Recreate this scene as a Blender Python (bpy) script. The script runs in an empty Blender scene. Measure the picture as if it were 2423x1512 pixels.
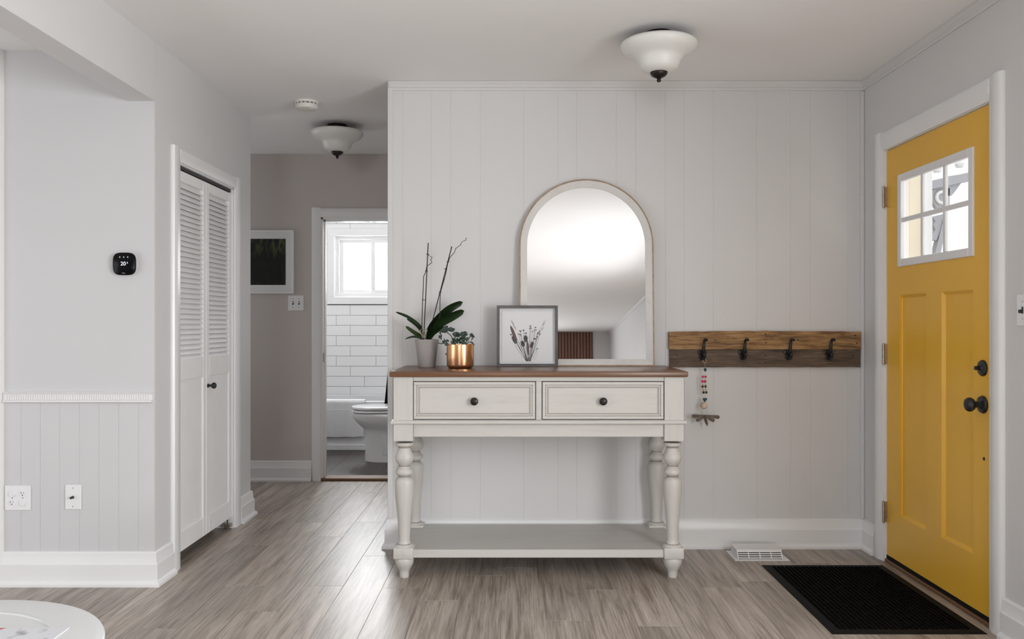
import bpy, bmesh, math, random
from mathutils import Vector, Matrix

random.seed(7)
R = math.radians
scene = bpy.context.scene
COL = scene.collection

# ------------------------------------------------------------------ camera, sky, window daylight, added fill lights
F = 1989.0                       # focal length in pixels of the 2423 px wide frame
CAM_Z = 1.19
cam_d = bpy.data.cameras.new('camera')
cam = bpy.data.objects.new('camera', cam_d)
COL.objects.link(cam)
cam.location = (0, 0, CAM_Z)
cam.rotation_euler = (R(90), 0, 0)
cam_d.sensor_width = 36
cam_d.lens = 36 * F / 2423
cam_d.shift_x = (1211.5 - 1215) / 2423
cam_d.shift_y = (765 - 756) / 2423
cam_d.clip_start = 0.05
scene.camera = cam

vs = scene.view_settings
vs.view_transform = 'Standard'
vs.look = 'None'
vs.gamma = 1
vs.use_curve_mapping = False
vs.exposure = -0.06

world = bpy.data.worlds.new('overcast')
scene.world = world
world.use_nodes = True
bg = world.node_tree.nodes['Background']
bg.inputs['Color'].default_value = (0.93, 0.96, 1.0, 1)
bg.inputs['Strength'].default_value = 1.45

def window_light(name, loc, rot, sx, sy, radiance, color=(1, 1, 1)):
    """area light at one window opening"""
    l = bpy.data.lights.new(name, 'AREA')
    l.shape = 'RECTANGLE'
    l.size = sx
    l.size_y = sy
    l.energy = radiance * sx * sy * math.pi
    l.color = color
    o = bpy.data.objects.new(name, l)
    COL.objects.link(o)
    o.location = loc
    o.rotation_euler = rot
    return o

# room limits (metres, camera at the origin, y = depth away from the camera)
XR = 1.86            # right wall face
YB = 4.46            # paneled partition face
XL = -1.63           # closet wall face
YL = 3.82            # thermostat wall face
YLE = 5.21           # far end of the closet wall
YH = 6.35            # hall end wall face
XH = -0.661          # free end of the paneled partition
ZC = 2.47            # ceiling
ZL = 2.43            # ceiling of the side room
YR = -7.4            # wall behind the camera
XS = -4.4            # side room outer wall
YT = 8.65            # tiled bathroom wall

window_light('daylight_right', (XR + 0.56, 0.55, 1.25), (0, R(90 - 28), 0), 1.9, 2.9, 14.0, (0.97, 0.985, 1.0))
window_light('daylight_side', (XS - 0.14, 1.50, 0.95), (0, R(-90), 0), 1.7, 2.6, 1.7, (0.95, 0.975, 1.0))
window_light('rear_fill_light', (-0.95, YR - 0.36, 1.25), (R(90 + 20), 0, 0), 2.1, 1.6, 14.5, (0.97, 0.985, 1.0))  # fill from an added window behind the camera, flattens the frontal light
window_light('daylight_bath', (-1.448, YT + 0.20, 1.83), (R(-90), 0, 0), 0.72, 0.58, 48.0, (0.96, 0.98, 1.0))
window_light('hall_fill_light', (-3.30 - 0.07, 5.78, 1.45), (0, R(-90), 0), 1.1, 0.8, 1.2, (0.97, 0.98, 1.0))  # fill from an added window, brightens the dim hall from its unseen end
bl_ = bpy.data.lights.new('bathroom_fill_light', 'POINT')  # point fill without a fixture, added out of view to brighten the tiles
bl_.energy = 12
bl_.shadow_soft_size = 0.12
bl_.color = (0.97, 0.985, 1.0)
blo = bpy.data.objects.new('bathroom_fill_light', bl_)
COL.objects.link(blo)
blo.location = (-1.0, 6.8, 2.15)

cy = scene.cycles
cy.max_bounces = 7
cy.diffuse_bounces = 4
cy.glossy_bounces = 4
cy.transmission_bounces = 4
cy.transparent_max_bounces = 8
cy.caustics_reflective = False
cy.caustics_refractive = False
cy.sample_clamp_indirect = 6
cy.use_adaptive_sampling = True
cy.adaptive_threshold = 0.03

# ------------------------------------------------------------------ helpers
def S(d):
    return F / d

def PX(px, d):
    return (px - 1215) * d / F

def PZ(py, d):
    return CAM_Z - (py - 765) * d / F

def bm_new():
    return bmesh.new()

def box(bm, x0, x1, y0, y1, z0, z1, bev=0.0, seg=1):
    vs_ = [bm.verts.new(p) for p in ((x0, y0, z0), (x1, y0, z0), (x1, y1, z0), (x0, y1, z0),
                                     (x0, y0, z1), (x1, y0, z1), (x1, y1, z1), (x0, y1, z1))]
    fs = []
    for q in ((3, 2, 1, 0), (4, 5, 6, 7), (0, 1, 5, 4), (1, 2, 6, 5), (2, 3, 7, 6), (3, 0, 4, 7)):
        fs.append(bm.faces.new([vs_[i] for i in q]))
    if bev > 0:
        es = set(e for f in fs for e in f.edges)
        bmesh.ops.bevel(bm, geom=list(es), offset=bev, segments=seg, affect='EDGES', profile=0.5)
    return bm

def lathe(bm, prof, n=32, c=(0, 0, 0), axis='Z', cap=True, sx=1.0, sy=1.0):
    """prof: list of (r, h). axis of rotation Z (default), X, -X or Y"""
    rings = []
    for r, h in prof:
        ring = []
        for i in range(n):
            a = 2 * math.pi * i / n
            u, v = r * math.cos(a) * sx, r * math.sin(a) * sy
            if axis == 'Z':
                p = (c[0] + u, c[1] + v, c[2] + h)
            elif axis == 'Y':
                p = (c[0] + u, c[1] + h, c[2] - v)
            elif axis == 'X':
                p = (c[0] + h, c[1] + u, c[2] + v)
            else:
                p = (c[0] - h, c[1] + u, c[2] - v)
            ring.append(bm.verts.new(p))
        rings.append(ring)
    for a, b in zip(rings, rings[1:]):
        for i in range(n):
            j = (i + 1) % n
            bm.faces.new((a[i], a[j], b[j], b[i]))
    if cap:
        if prof[0][0] > 1e-6:
            bm.faces.new(rings[0][::-1])
        if prof[-1][0] > 1e-6:
            bm.faces.new(rings[-1])
    return bm

def tube(bm, pts, r, n=8, cap=True):
    """swept tube along points; r = radius or list of radii"""
    pts = [Vector(p) for p in pts]
    rs = r if isinstance(r, (list, tuple)) else [r] * len(pts)
    rings = []
    up = None
    for i, p in enumerate(pts):
        t = (pts[min(i + 1, len(pts) - 1)] - pts[max(i - 1, 0)]).normalized()
        if up is None:
            ref = Vector((0, 0, 1)) if abs(t.z) < 0.9 else Vector((0, 1, 0))
            up = (ref - t * ref.dot(t)).normalized()
        else:
            up = (up - t * up.dot(t))
            up = up.normalized() if up.length > 1e-6 else t.orthogonal().normalized()
        s = t.cross(up)
        ring = []
        for k in range(n):
            a = 2 * math.pi * k / n
            ring.append(bm.verts.new(p + (up * math.cos(a) + s * math.sin(a)) * rs[i]))
        rings.append(ring)
    for a, b in zip(rings, rings[1:]):
        for k in range(n):
            j = (k + 1) % n
            bm.faces.new((a[k], a[j], b[j], b[k]))
    if cap:
        bm.faces.new(rings[0][::-1])
        bm.faces.new(rings[-1])
    return bm

def prism(bm, poly, fn, a, b):
    """extrude 2-D polygon between parameters a and b; fn(u, v, t) -> xyz"""
    A = [bm.verts.new(fn(u, v, a)) for u, v in poly]
    B = [bm.verts.new(fn(u, v, b)) for u, v in poly]
    n = len(poly)
    for i in range(n):
        j = (i + 1) % n
        bm.faces.new((A[i], A[j], B[j], B[i]))
    bm.faces.new(A[::-1])
    bm.faces.new(B)
    return bm

def ball(bm, c, r, sx=1, sy=1, sz=1, u=14, v=9):
    m = Matrix.Translation(c) @ Matrix.Diagonal((sx, sy, sz, 1))
    bmesh.ops.create_uvsphere(bm, u_segments=u, v_segments=v, radius=r, matrix=m)
    return bm

ORG = {}

def obj(name, bm, m, parent=None, local=False, smooth=35, loc=None):
    """one mesh object; world coordinates are brought into the parent's frame"""
    if parent is not None and not local:
        o_ = ORG[parent.name]
        bmesh.ops.translate(bm, vec=-o_, verts=bm.verts)
    bmesh.ops.recalc_face_normals(bm, faces=bm.faces)
    me = bpy.data.meshes.new(name)
    bm.to_mesh(me)
    bm.free()
    if smooth:
        me.polygons.foreach_set('use_smooth', [True] * len(me.polygons))
        me.set_sharp_from_angle(angle=R(smooth))
    for mm in (m if isinstance(m, (list, tuple)) else [m]):
        me.materials.append(mm)
    o = bpy.data.objects.new(name, me)
    COL.objects.link(o)
    if parent is not None:
        o.parent = parent
        ORG[o.name] = ORG[parent.name].copy()
    else:
        ORG[o.name] = Vector((0, 0, 0))
    if loc is not None:
        o.location = loc
    return o

def thing(name, label, cat, loc=(0, 0, 0), rot=(0, 0, 0), group=None):
    o = bpy.data.objects.new(name, None)
    o.empty_display_size = 0.05
    COL.objects.link(o)
    o.location = loc
    o.rotation_euler = rot
    ORG[o.name] = Vector(loc)
    tag(o, label, cat, group)
    return o

def tag(o, label, cat, group=None):
    o['label'] = label
    o['category'] = cat
    if group:
        o['group'] = group
    return o

def struct(name, bm, m, label=None, smooth=35, parent=None):
    o = obj(name, bm, m, parent, smooth=smooth)
    o['kind'] = 'structure'
    if label:
        o['label'] = label
    return o

def struct_empty(name, loc, label):
    o = bpy.data.objects.new(name, None)
    COL.objects.link(o)
    o.location = loc
    ORG[o.name] = Vector(loc)
    o['kind'] = 'structure'
    o['label'] = label
    return o

def copy_tree(o, parent=None):
    c = o.copy()
    COL.objects.link(c)
    if parent is not None:
        c.parent = parent
    for ch in list(o.children):
        copy_tree(ch, c)
    return c

def bx(*a, **k):
    return box(bmesh.new(), *a, **k)

def boxes(lst, bev=0.0):
    bm = bmesh.new()
    for b in lst:
        box(bm, *b, bev=bev)
    return bm

def text_bm(body, size, align='CENTER'):
    cu = bpy.data.curves.new('tmp', 'FONT')
    cu.body = body
    cu.size = size
    cu.align_x = align
    cu.align_y = 'CENTER'
    cu.extrude = 0.0002
    t = bpy.data.objects.new('tmp', cu)
    COL.objects.link(t)
    bpy.context.view_layer.update()
    dg = bpy.context.evaluated_depsgraph_get()
    me = bpy.data.meshes.new_from_object(t.evaluated_get(dg))
    bm = bmesh.new()
    bm.from_mesh(me)
    bpy.data.objects.remove(t)
    bpy.data.curves.remove(cu)
    bpy.data.meshes.remove(me)
    return bm

# ------------------------------------------------------------------ materials
def mat(name, col, rough=0.5, metal=0.0, spec=0.5, var=0.0, vscale=6.0, bump=0.0, bscale=80.0, emit=None, coat=0.0):
    m = bpy.data.materials.new(name)
    m.use_nodes = True
    nt = m.node_tree
    b = nt.nodes['Principled BSDF']
    b.inputs['Base Color'].default_value = (*col, 1)
    b.inputs['Roughness'].default_value = rough
    b.inputs['Metallic'].default_value = metal
    b.inputs['Specular IOR Level'].default_value = spec
    b.inputs['Coat Weight'].default_value = coat
    if emit:
        b.inputs['Emission Color'].default_value = (*emit[0], 1)
        b.inputs['Emission Strength'].default_value = emit[1]
    if var > 0 or bump > 0:
        tc = nt.nodes.new('ShaderNodeTexCoord')
    if var > 0:
        n = nt.nodes.new('ShaderNodeTexNoise')
        n.inputs['Scale'].default_value = vscale
        n.inputs['Detail'].default_value = 4
        nt.links.new(tc.outputs['Object'], n.inputs['Vector'])
        r = nt.nodes.new('ShaderNodeValToRGB')
        r.color_ramp.elements[0].position = 0.3
        r.color_ramp.elements[1].position = 0.7
        r.color_ramp.elements[0].color = (*[c * (1 - var) for c in col], 1)
        r.color_ramp.elements[1].color = (*[min(1, c * (1 + var)) for c in col], 1)
        nt.links.new(n.outputs['Fac'], r.inputs['Fac'])
        nt.links.new(r.outputs['Color'], b.inputs['Base Color'])
    if bump > 0:
        n2 = nt.nodes.new('ShaderNodeTexNoise')
        n2.inputs['Scale'].default_value = bscale
        n2.inputs['Detail'].default_value = 3
        nt.links.new(tc.outputs['Object'], n2.inputs['Vector'])
        bp = nt.nodes.new('ShaderNodeBump')
        bp.inputs['Strength'].default_value = bump
        bp.inputs['Distance'].default_value = 0.002
        nt.links.new(n2.outputs['Fac'], bp.inputs['Height'])
        nt.links.new(bp.outputs['Normal'], b.inputs['Normal'])
    return m

def wood_mat(name, cols, scale, rough=0.45, rnd=0.0, spec=0.5, bump=0.15, grain_mix=0.35, contrast=(0.3, 0.72), blotch=0.5):
    """wood grain stretched by the per-axis scale; Object Info random shifts each piece"""
    m = bpy.data.materials.new(name)
    m.use_nodes = True
    nt = m.node_tree
    N, L = nt.nodes, nt.links
    b = N['Principled BSDF']
    b.inputs['Roughness'].default_value = rough
    b.inputs['Specular IOR Level'].default_value = spec
    tc = N.new('ShaderNodeTexCoord')
    oi = N.new('ShaderNodeObjectInfo')
    mul = N.new('ShaderNodeVectorMath'); mul.operation = 'SCALE'
    mul.inputs['Scale'].default_value = 37.0
    cmb = N.new('ShaderNodeCombineXYZ')
    for i in range(3):
        L.new(oi.outputs['Random'], cmb.inputs[i])
    L.new(cmb.outputs[0], mul.inputs[0])
    add = N.new('ShaderNodeVectorMath'); add.operation = 'ADD'
    L.new(tc.outputs['Object'], add.inputs[0])
    L.new(mul.outputs[0], add.inputs[1])
    mp = N.new('ShaderNodeMapping')
    mp.inputs['Scale'].default_value = scale
    L.new(add.outputs[0], mp.inputs['Vector'])
    n1 = N.new('ShaderNodeTexNoise')
    n1.inputs['Scale'].default_value = 1.0
    n1.inputs['Detail'].default_value = 7
    n1.inputs['Roughness'].default_value = 0.62
    n1.inputs['Distortion'].default_value = 0.6
    L.new(mp.outputs[0], n1.inputs['Vector'])
    mp2 = N.new('ShaderNodeMapping')
    mp2.inputs['Scale'].default_value = [s * 5.5 if s == max(scale) else s * 1.6 for s in scale]
    L.new(add.outputs[0], mp2.inputs['Vector'])
    n2 = N.new('ShaderNodeTexNoise')
    n2.inputs['Scale'].default_value = 1.0
    n2.inputs['Detail'].default_value = 5
    n2.inputs['Roughness'].default_value = 0.7
    L.new(mp2.outputs[0], n2.inputs['Vector'])
    mixg = N.new('ShaderNodeMix'); mixg.data_type = 'FLOAT'
    mixg.inputs['Factor'].default_value = grain_mix
    L.new(n1.outputs['Fac'], mixg.inputs['A'])
    L.new(n2.outputs['Fac'], mixg.inputs['B'])
    ramp = N.new('ShaderNodeValToRGB')
    e = ramp.color_ramp.elements
    lo, hi = contrast
    e[0].position = lo; e[0].color = (*cols[0], 1)
    e[1].position = hi; e[1].color = (*cols[-1], 1)
    for i, c in enumerate(cols[1:-1]):
        k = e.new(lo + (hi - lo) * (i + 1) / (len(cols) - 1))
        k.color = (*c, 1)
    L.new(mixg.outputs['Result'], ramp.inputs['Fac'])
    out = ramp.outputs['Color']
    if rnd > 0:
        hs = N.new('ShaderNodeHueSaturation')
        mr = N.new('ShaderNodeMapRange')
        mr.inputs['To Min'].default_value = 1 - rnd
        mr.inputs['To Max'].default_value = 1 + rnd
        L.new(oi.outputs['Random'], mr.inputs['Value'])
        L.new(mr.outputs[0], hs.inputs['Value'])
        L.new(out, hs.inputs['Color'])
        out = hs.outputs['Color']
    L.new(out, b.inputs['Base Color'])
    if bump > 0:
        bp = N.new('ShaderNodeBump')
        bp.inputs['Strength'].default_value = bump
        bp.inputs['Distance'].default_value = 0.001
        L.new(mixg.outputs['Result'], bp.inputs['Height'])
        L.new(bp.outputs['Normal'], b.inputs['Normal'])
    return m

def glass_mat(name, tint=(1, 1, 1), refl=0.06):
    m = bpy.data.materials.new(name)
    m.use_nodes = True
    nt = m.node_tree
    N, L = nt.nodes, nt.links
    N.remove(N['Principled BSDF'])
    o = N['Material Output']
    t = N.new('ShaderNodeBsdfTransparent'); t.inputs['Color'].default_value = (*tint, 1)
    g = N.new('ShaderNodeBsdfGlossy'); g.inputs['Roughness'].default_value = 0.02
    mx = N.new('ShaderNodeMixShader'); mx.inputs['Fac'].default_value = refl
    L.new(t.outputs[0], mx.inputs[1]); L.new(g.outputs[0], mx.inputs[2])
    L.new(mx.outputs[0], o.inputs['Surface'])
    return m

WHITE = (0.80, 0.80, 0.795)
M = {}
M['wall'] = mat('wall_paint_warm_white', (0.685, 0.677, 0.674), 0.55, var=0.012, vscale=1.5, bump=0.04, bscale=150)
M['wall_front'] = mat('wall_paint_cool_white', (0.63, 0.626, 0.637), 0.55, var=0.012, vscale=1.5, bump=0.04, bscale=150)
M['groove'] = mat('groove_paint', (0.67, 0.66, 0.655), 0.7, var=0.01)
M['taupe'] = mat('hall_taupe_paint', (0.56, 0.515, 0.49), 0.6, var=0.02, vscale=2, bump=0.04, bscale=150)
M['ceil'] = mat('ceiling_paint', (0.91, 0.905, 0.90), 0.8, var=0.01, vscale=2, bump=0.05, bscale=120)
M['trim'] = mat('trim_gloss_white', (0.83, 0.83, 0.83), 0.32, var=0.012, vscale=5, bump=0.03, bscale=60)
M['trim2'] = mat('trim_satin_white', (0.80, 0.795, 0.79), 0.42, var=0.015, vscale=5, bump=0.03, bscale=60)
M['louver'] = mat('louver_white', (0.87, 0.868, 0.86), 0.45, var=0.02, vscale=9)
M['dark'] = mat('closet_dark', (0.03, 0.03, 0.03), 0.9, var=0.2)
M['yellow'] = mat('door_yellow_paint', (0.82, 0.465, 0.045), 0.36, var=0.025, vscale=3, bump=0.03, bscale=90)
M['black'] = mat('black_iron', (0.012, 0.012, 0.013), 0.35, var=0.3, vscale=40)
M['blackm'] = mat('black_matte', (0.010, 0.010, 0.011), 0.8, var=0.3, vscale=60)
M['bronze'] = mat('dark_bronze', (0.022, 0.016, 0.014), 0.35, metal=0.4, var=0.2, vscale=30)
M['nickel'] = mat('aged_nickel', (0.42, 0.36, 0.30), 0.38, metal=0.9, var=0.15, vscale=60)
M['chrome'] = mat('chrome', (0.75, 0.75, 0.76), 0.08, metal=1.0, var=0.02)
M['plastic'] = mat('white_plastic', (0.83, 0.83, 0.84), 0.32, var=0.01)
M['slot'] = mat('slot_dark', (0.05, 0.05, 0.05), 0.6, var=0.1)
M['shade'] = mat('frosted_glass', (0.80, 0.80, 0.77), 0.35, var=0.015, vscale=8)
M['cream'] = mat('aged_cream_plastic', (0.78, 0.75, 0.70), 0.45, var=0.02)
M['greige'] = wood_mat('greige_painted_wood', [(0.38, 0.35, 0.315), (0.525, 0.502, 0.468), (0.57, 0.548, 0.515)], (3.0, 20, 26), rough=0.42, bump=0.05, contrast=(0.22, 0.5))
M['greige_v'] = wood_mat('greige_painted_turning', [(0.38, 0.35, 0.315), (0.525, 0.502, 0.468), (0.57, 0.548, 0.515)], (26, 26, 3.0), rough=0.42, bump=0.05, contrast=(0.22, 0.5))
M['glaze'] = mat('brown_glaze', (0.20, 0.155, 0.12), 0.55, var=0.25, vscale=50)
M['top'] = wood_mat('brown_stained_top', [(0.095, 0.042, 0.02), (0.16, 0.075, 0.036), (0.21, 0.10, 0.05)], (1.6, 26, 26), rough=0.3, bump=0.05, contrast=(0.25, 0.75))
M['floor'] = wood_mat('grey_oak_plank', [(0.105, 0.080, 0.062), (0.27, 0.222, 0.183), (0.425, 0.365, 0.313), (0.56, 0.50, 0.44)], (24, 1.9, 24), rough=0.36, rnd=0.16, bump=0.3, grain_mix=0.5, contrast=(0.33, 0.66), spec=0.5)
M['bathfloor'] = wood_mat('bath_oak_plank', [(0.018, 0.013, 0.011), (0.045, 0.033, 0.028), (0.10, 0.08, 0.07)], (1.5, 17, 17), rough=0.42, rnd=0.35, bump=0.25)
M['gap'] = mat('plank_joint', (0.06, 0.05, 0.04), 0.8, var=0.1)
M['copper'] = mat('brushed_copper', (0.86, 0.47, 0.26), 0.24, metal=1.0, var=0.03, vscale=3)
M['pot'] = mat('grey_mauve_pot', (0.36, 0.33, 0.32), 0.42, var=0.03)
M['soil'] = mat('soil', (0.04, 0.028, 0.02), 0.95, var=0.4, vscale=60, bump=0.6, bscale=90)
M['leaf'] = mat('orchid_leaf', (0.022, 0.052, 0.016), 0.34, var=0.25, vscale=14)
M['leaf2'] = mat('orchid_leaf_pale', (0.05, 0.085, 0.025), 0.38, var=0.25, vscale=14)
M['succ'] = mat('succulent_leaf', (0.035, 0.065, 0.045), 0.28, var=0.3, vscale=25)
M['stem'] = mat('dry_stem', (0.035, 0.038, 0.02), 0.65, var=0.3, vscale=40)
M['stake'] = mat('dark_stake', (0.010, 0.012, 0.010), 0.6, var=0.3, vscale=40)
M['root'] = mat('pale_root', (0.45, 0.42, 0.33), 0.7, var=0.2, vscale=40)
M['mirror'] = mat('mirror_glass', (0.84, 0.84, 0.845), 0.015, metal=1.0)
M['mframe'] = wood_mat('limewashed_frame', [(0.55, 0.51, 0.47), (0.68, 0.65, 0.62), (0.73, 0.71, 0.69)], (12, 12, 12), rough=0.55, bump=0.06, contrast=(0.2, 0.5))
M['mrim'] = mat('brass_brown_rim', (0.33, 0.22, 0.13), 0.45, metal=0.2, var=0.3, vscale=30)
M['gframe'] = wood_mat('grey_frame_wood', [(0.07, 0.068, 0.068), (0.11, 0.107, 0.105), (0.15, 0.147, 0.145)], (9, 40, 9), rough=0.55)
M['paper'] = mat('white_paper', (0.76, 0.76, 0.765), 0.7, var=0.01)
M['matboard'] = mat('mat_board', (0.70, 0.70, 0.70), 0.8, var=0.01)
M['ink_mauve'] = mat('ink_mauve', (0.16, 0.105, 0.105), 0.8, var=0.15, vscale=90)
M['ink_grey'] = mat('ink_grey', (0.10, 0.095, 0.095), 0.8, var=0.3, vscale=150)
M['ink_pale'] = mat('ink_pale', (0.58, 0.56, 0.53), 0.8, var=0.06, vscale=150)
M['barn_hi'] = wood_mat('reclaimed_board_tan', [(0.06, 0.032, 0.017), (0.20, 0.105, 0.042), (0.36, 0.20, 0.075), (0.44, 0.27, 0.12)], (6, 34, 38), rough=0.7, bump=0.6, contrast=(0.36, 0.62), grain_mix=0.5)
M['barn_lo'] = wood_mat('reclaimed_board_dark', [(0.035, 0.022, 0.015), (0.085, 0.056, 0.038), (0.14, 0.097, 0.066), (0.22, 0.16, 0.115)], (6, 34, 38), rough=0.75, bump=0.6, contrast=(0.34, 0.66), grain_mix=0.5)
M['rubber'] = mat('black_rubber', (0.006, 0.006, 0.006), 0.75, spec=0.2, var=0.3, vscale=30, bump=0.2, bscale=200)
M['pile'] = mat('mat_pile', (0.0035, 0.0034, 0.0033), 1.0, spec=0.05, var=0.5, vscale=60, bump=0.5, bscale=300)
M['porcelain'] = mat('porcelain', (0.78, 0.79, 0.80), 0.10, var=0.005)
M['tile'] = mat('white_tile', (0.87, 0.875, 0.88), 0.12, var=0.006)
M['grout'] = mat('grey_grout', (0.24, 0.24, 0.245), 0.9, var=0.08, vscale=40)
M['towel'] = mat('white_towel', (0.76, 0.77, 0.78), 0.95, var=0.03, vscale=60, bump=0.6, bscale=500)
M['vinyl'] = mat('window_vinyl', (0.84, 0.84, 0.84), 0.35, var=0.006)
M['glass'] = glass_mat('window_glass')
M['oakstrip'] = wood_mat('threshold_oak', [(0.08, 0.035, 0.012), (0.16, 0.075, 0.028), (0.2, 0.1, 0.04)], (3, 30, 30), rough=0.45)
M['slat'] = wood_mat('walnut_slat', [(0.14, 0.062, 0.040), (0.20, 0.095, 0.062), (0.26, 0.13, 0.088)], (25, 25, 2), rough=0.5, rnd=0.12)
M['felt'] = mat('black_felt', (0.008, 0.008, 0.008), 0.95, var=0.3, vscale=100)
M['siding'] = mat('cream_yellow_siding', (0.86, 0.76, 0.58), 0.6, var=0.03, vscale=5)
M['porch'] = mat('porch_grey_paint', (0.40, 0.40, 0.42), 0.6, var=0.05, vscale=9)
M['porchwhite'] = mat('porch_white_paint', (0.8, 0.79, 0.77), 0.6, var=0.02)
M['snow'] = mat('pale_ground', (0.75, 0.75, 0.76), 0.9, var=0.03)
M['screen'] = mat('black_glass', (0.003, 0.003, 0.004), 0.15, spec=0.15, var=0.1)
M['lit'] = mat('lit_digits', (0.7, 0.75, 0.8), 0.5, emit=((0.8, 0.87, 1.0), 0.8))
M['litdim'] = mat('lit_icons', (0.3, 0.3, 0.3), 0.5, emit=((0.6, 0.62, 0.66), 0.45))
M['tablewhite'] = mat('white_lacquer', (0.74, 0.755, 0.755), 0.22, var=0.012, vscale=5)
M['ring'] = mat('copper_ring', (0.65, 0.38, 0.2), 0.35, metal=0.9, var=0.05)
M['pink'] = mat('pink_bead', (0.62, 0.035, 0.13), 0.2, var=0.15, vscale=60)
M['teal'] = mat('teal_bead', (0.02, 0.085, 0.105), 0.2, var=0.4, vscale=120)
M['amber'] = mat('amber_bead', (0.10, 0.05, 0.012), 0.15, var=0.3, vscale=90)
M['lime'] = mat('yellow_bead', (0.50, 0.40, 0.02), 0.2, var=0.1)
M['blush'] = mat('blush_bead', (0.70, 0.50, 0.42), 0.3, var=0.1)
M['navy'] = mat('black_bead', (0.008, 0.012, 0.012), 0.15, var=0.1)
M['bone'] = mat('wood_ball', (0.62, 0.50, 0.38), 0.5, var=0.1, vscale=30)
M['wing'] = mat('rust_metal_wing', (0.105, 0.078, 0.06), 0.5, metal=0.4, var=0.25, vscale=60)
M['wire'] = mat('thin_wire', (0.2, 0.18, 0.16), 0.4, metal=0.6, var=0.1)
M['thread'] = mat('pale_thread', (0.6, 0.58, 0.55), 0.7, var=0.05)

def curtain_mat():
    m = mat('black_patterned_cloth', (0.012, 0.012, 0.014), 0.85)
    nt = m.node_tree
    N, L = nt.nodes, nt.links
    b = N['Principled BSDF']
    tc = N.new('ShaderNodeTexCoord')
    v = N.new('ShaderNodeTexVoronoi'); v.inputs['Scale'].default_value = 34
    v.feature = 'DISTANCE_TO_EDGE'
    L.new(tc.outputs['Object'], v.inputs['Vector'])
    r = N.new('ShaderNodeValToRGB')
    r.color_ramp.elements[0].position = 0.06; r.color_ramp.elements[0].color = (0.5, 0.5, 0.5, 1)
    r.color_ramp.elements[1].position = 0.16; r.color_ramp.elements[1].color = (0.012, 0.012, 0.014, 1)
    L.new(v.outputs['Distance'], r.inputs['Fac'])
    # the printed border ends above the plain black hem
    sp = N.new('ShaderNodeSeparateXYZ'); L.new(tc.outputs['Object'], sp.inputs[0])
    mr = N.new('ShaderNodeMapRange')
    mr.inputs['From Min'].default_value = 0.60; mr.inputs['From Max'].default_value = 0.72
    L.new(sp.outputs['Z'], mr.inputs['Value'])
    mx = N.new('ShaderNodeMix'); mx.data_type = 'RGBA'
    mx.inputs['A'].default_value = (0.012, 0.012, 0.014, 1)
    L.new(mr.outputs[0], mx.inputs['Factor']); L.new(r.outputs['Color'], mx.inputs['B'])
    L.new(mx.outputs['Result'], b.inputs['Base Color'])
    return m
M['curtain'] = curtain_mat()

def forest_print():
    m = mat('dark_forest_print', (0.01, 0.01, 0.008), 0.35)
    nt = m.node_tree
    N, L = nt.nodes, nt.links
    b = N['Principled BSDF']
    tc = N.new('ShaderNodeTexCoord')
    mp = N.new('ShaderNodeMapping'); mp.inputs['Scale'].default_value = (30, 1, 9)
    mp.inputs['Rotation'].default_value = (0, R(18), 0)
    L.new(tc.outputs['Object'], mp.inputs['Vector'])
    n = N.new('ShaderNodeTexNoise'); n.inputs['Scale'].default_value = 1.0; n.inputs['Detail'].default_value = 6
    n.inputs['Distortion'].default_value = 1.2
    L.new(mp.outputs[0], n.inputs['Vector'])
    r = N.new('ShaderNodeValToRGB')
    r.color_ramp.elements[0].position = 0.46; r.color_ramp.elements[0].color = (0.004, 0.004, 0.004, 1)
    r.color_ramp.elements[1].position = 0.74; r.color_ramp.elements[1].color = (0.10, 0.12, 0.035, 1)
    L.new(n.outputs['Fac'], r.inputs['Fac'])
    # leaves only grow in the upper half of the picture, a few at the foot
    sp = N.new('ShaderNodeSeparateXYZ'); L.new(tc.outputs['Object'], sp.inputs[0])
    cr = N.new('ShaderNodeValToRGB')
    e = cr.color_ramp.elements
    e[0].position = 0.0; e[0].color = (0.25, 0.25, 0.25, 1)
    e[1].position = 1.0; e[1].color = (1, 1, 1, 1)
    k = e.new(0.2); k.color = (0.04, 0.04, 0.04, 1)
    k = e.new(0.55); k.color = (0.10, 0.10, 0.10, 1)
    k = e.new(0.78); k.color = (0.9, 0.9, 0.9, 1)
    mr = N.new('ShaderNodeMapRange')
    mr.inputs['From Min'].default_value = -0.175; mr.inputs['From Max'].default_value = 0.175
    L.new(sp.outputs['Z'], mr.inputs['Value']); L.new(mr.outputs[0], cr.inputs['Fac'])
    mx = N.new('ShaderNodeMix'); mx.data_type = 'RGBA'; mx.blend_type = 'MULTIPLY'
    mx.inputs['Factor'].default_value = 1.0
    L.new(r.outputs['Color'], mx.inputs['A']); L.new(cr.outputs['Color'], mx.inputs['B'])
    L.new(mx.outputs['Result'], b.inputs['Base Color'])
    return m
M['forest'] = forest_print()

def magazine_mat():
    m = mat('magazine_cover', (0.8, 0.8, 0.82), 0.25)
    nt = m.node_tree
    N, L = nt.nodes, nt.links
    b = N['Principled BSDF']
    tc = N.new('ShaderNodeTexCoord')
    n = N.new('ShaderNodeTexNoise'); n.inputs['Scale'].default_value = 14; n.inputs['Detail'].default_value = 3
    L.new(tc.outputs['Object'], n.inputs['Vector'])
    r = N.new('ShaderNodeValToRGB')
    e = r.color_ramp.elements
    e[0].position = 0.30; e[0].color = (0.30, 0.31, 0.34, 1)
    e[1].position = 0.42; e[1].color = (0.74, 0.75, 0.79, 1)
    L.new(n.outputs['Fac'], r.inputs['Fac'])
    L.new(r.outputs['Color'], b.inputs['Base Color'])
    return m
M['magazine'] = magazine_mat()

# ================================================================== SETTING
M['bathfloor'].node_tree.nodes['Mapping'].inputs['Scale'].default_value = (17, 1.5, 17)

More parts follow.
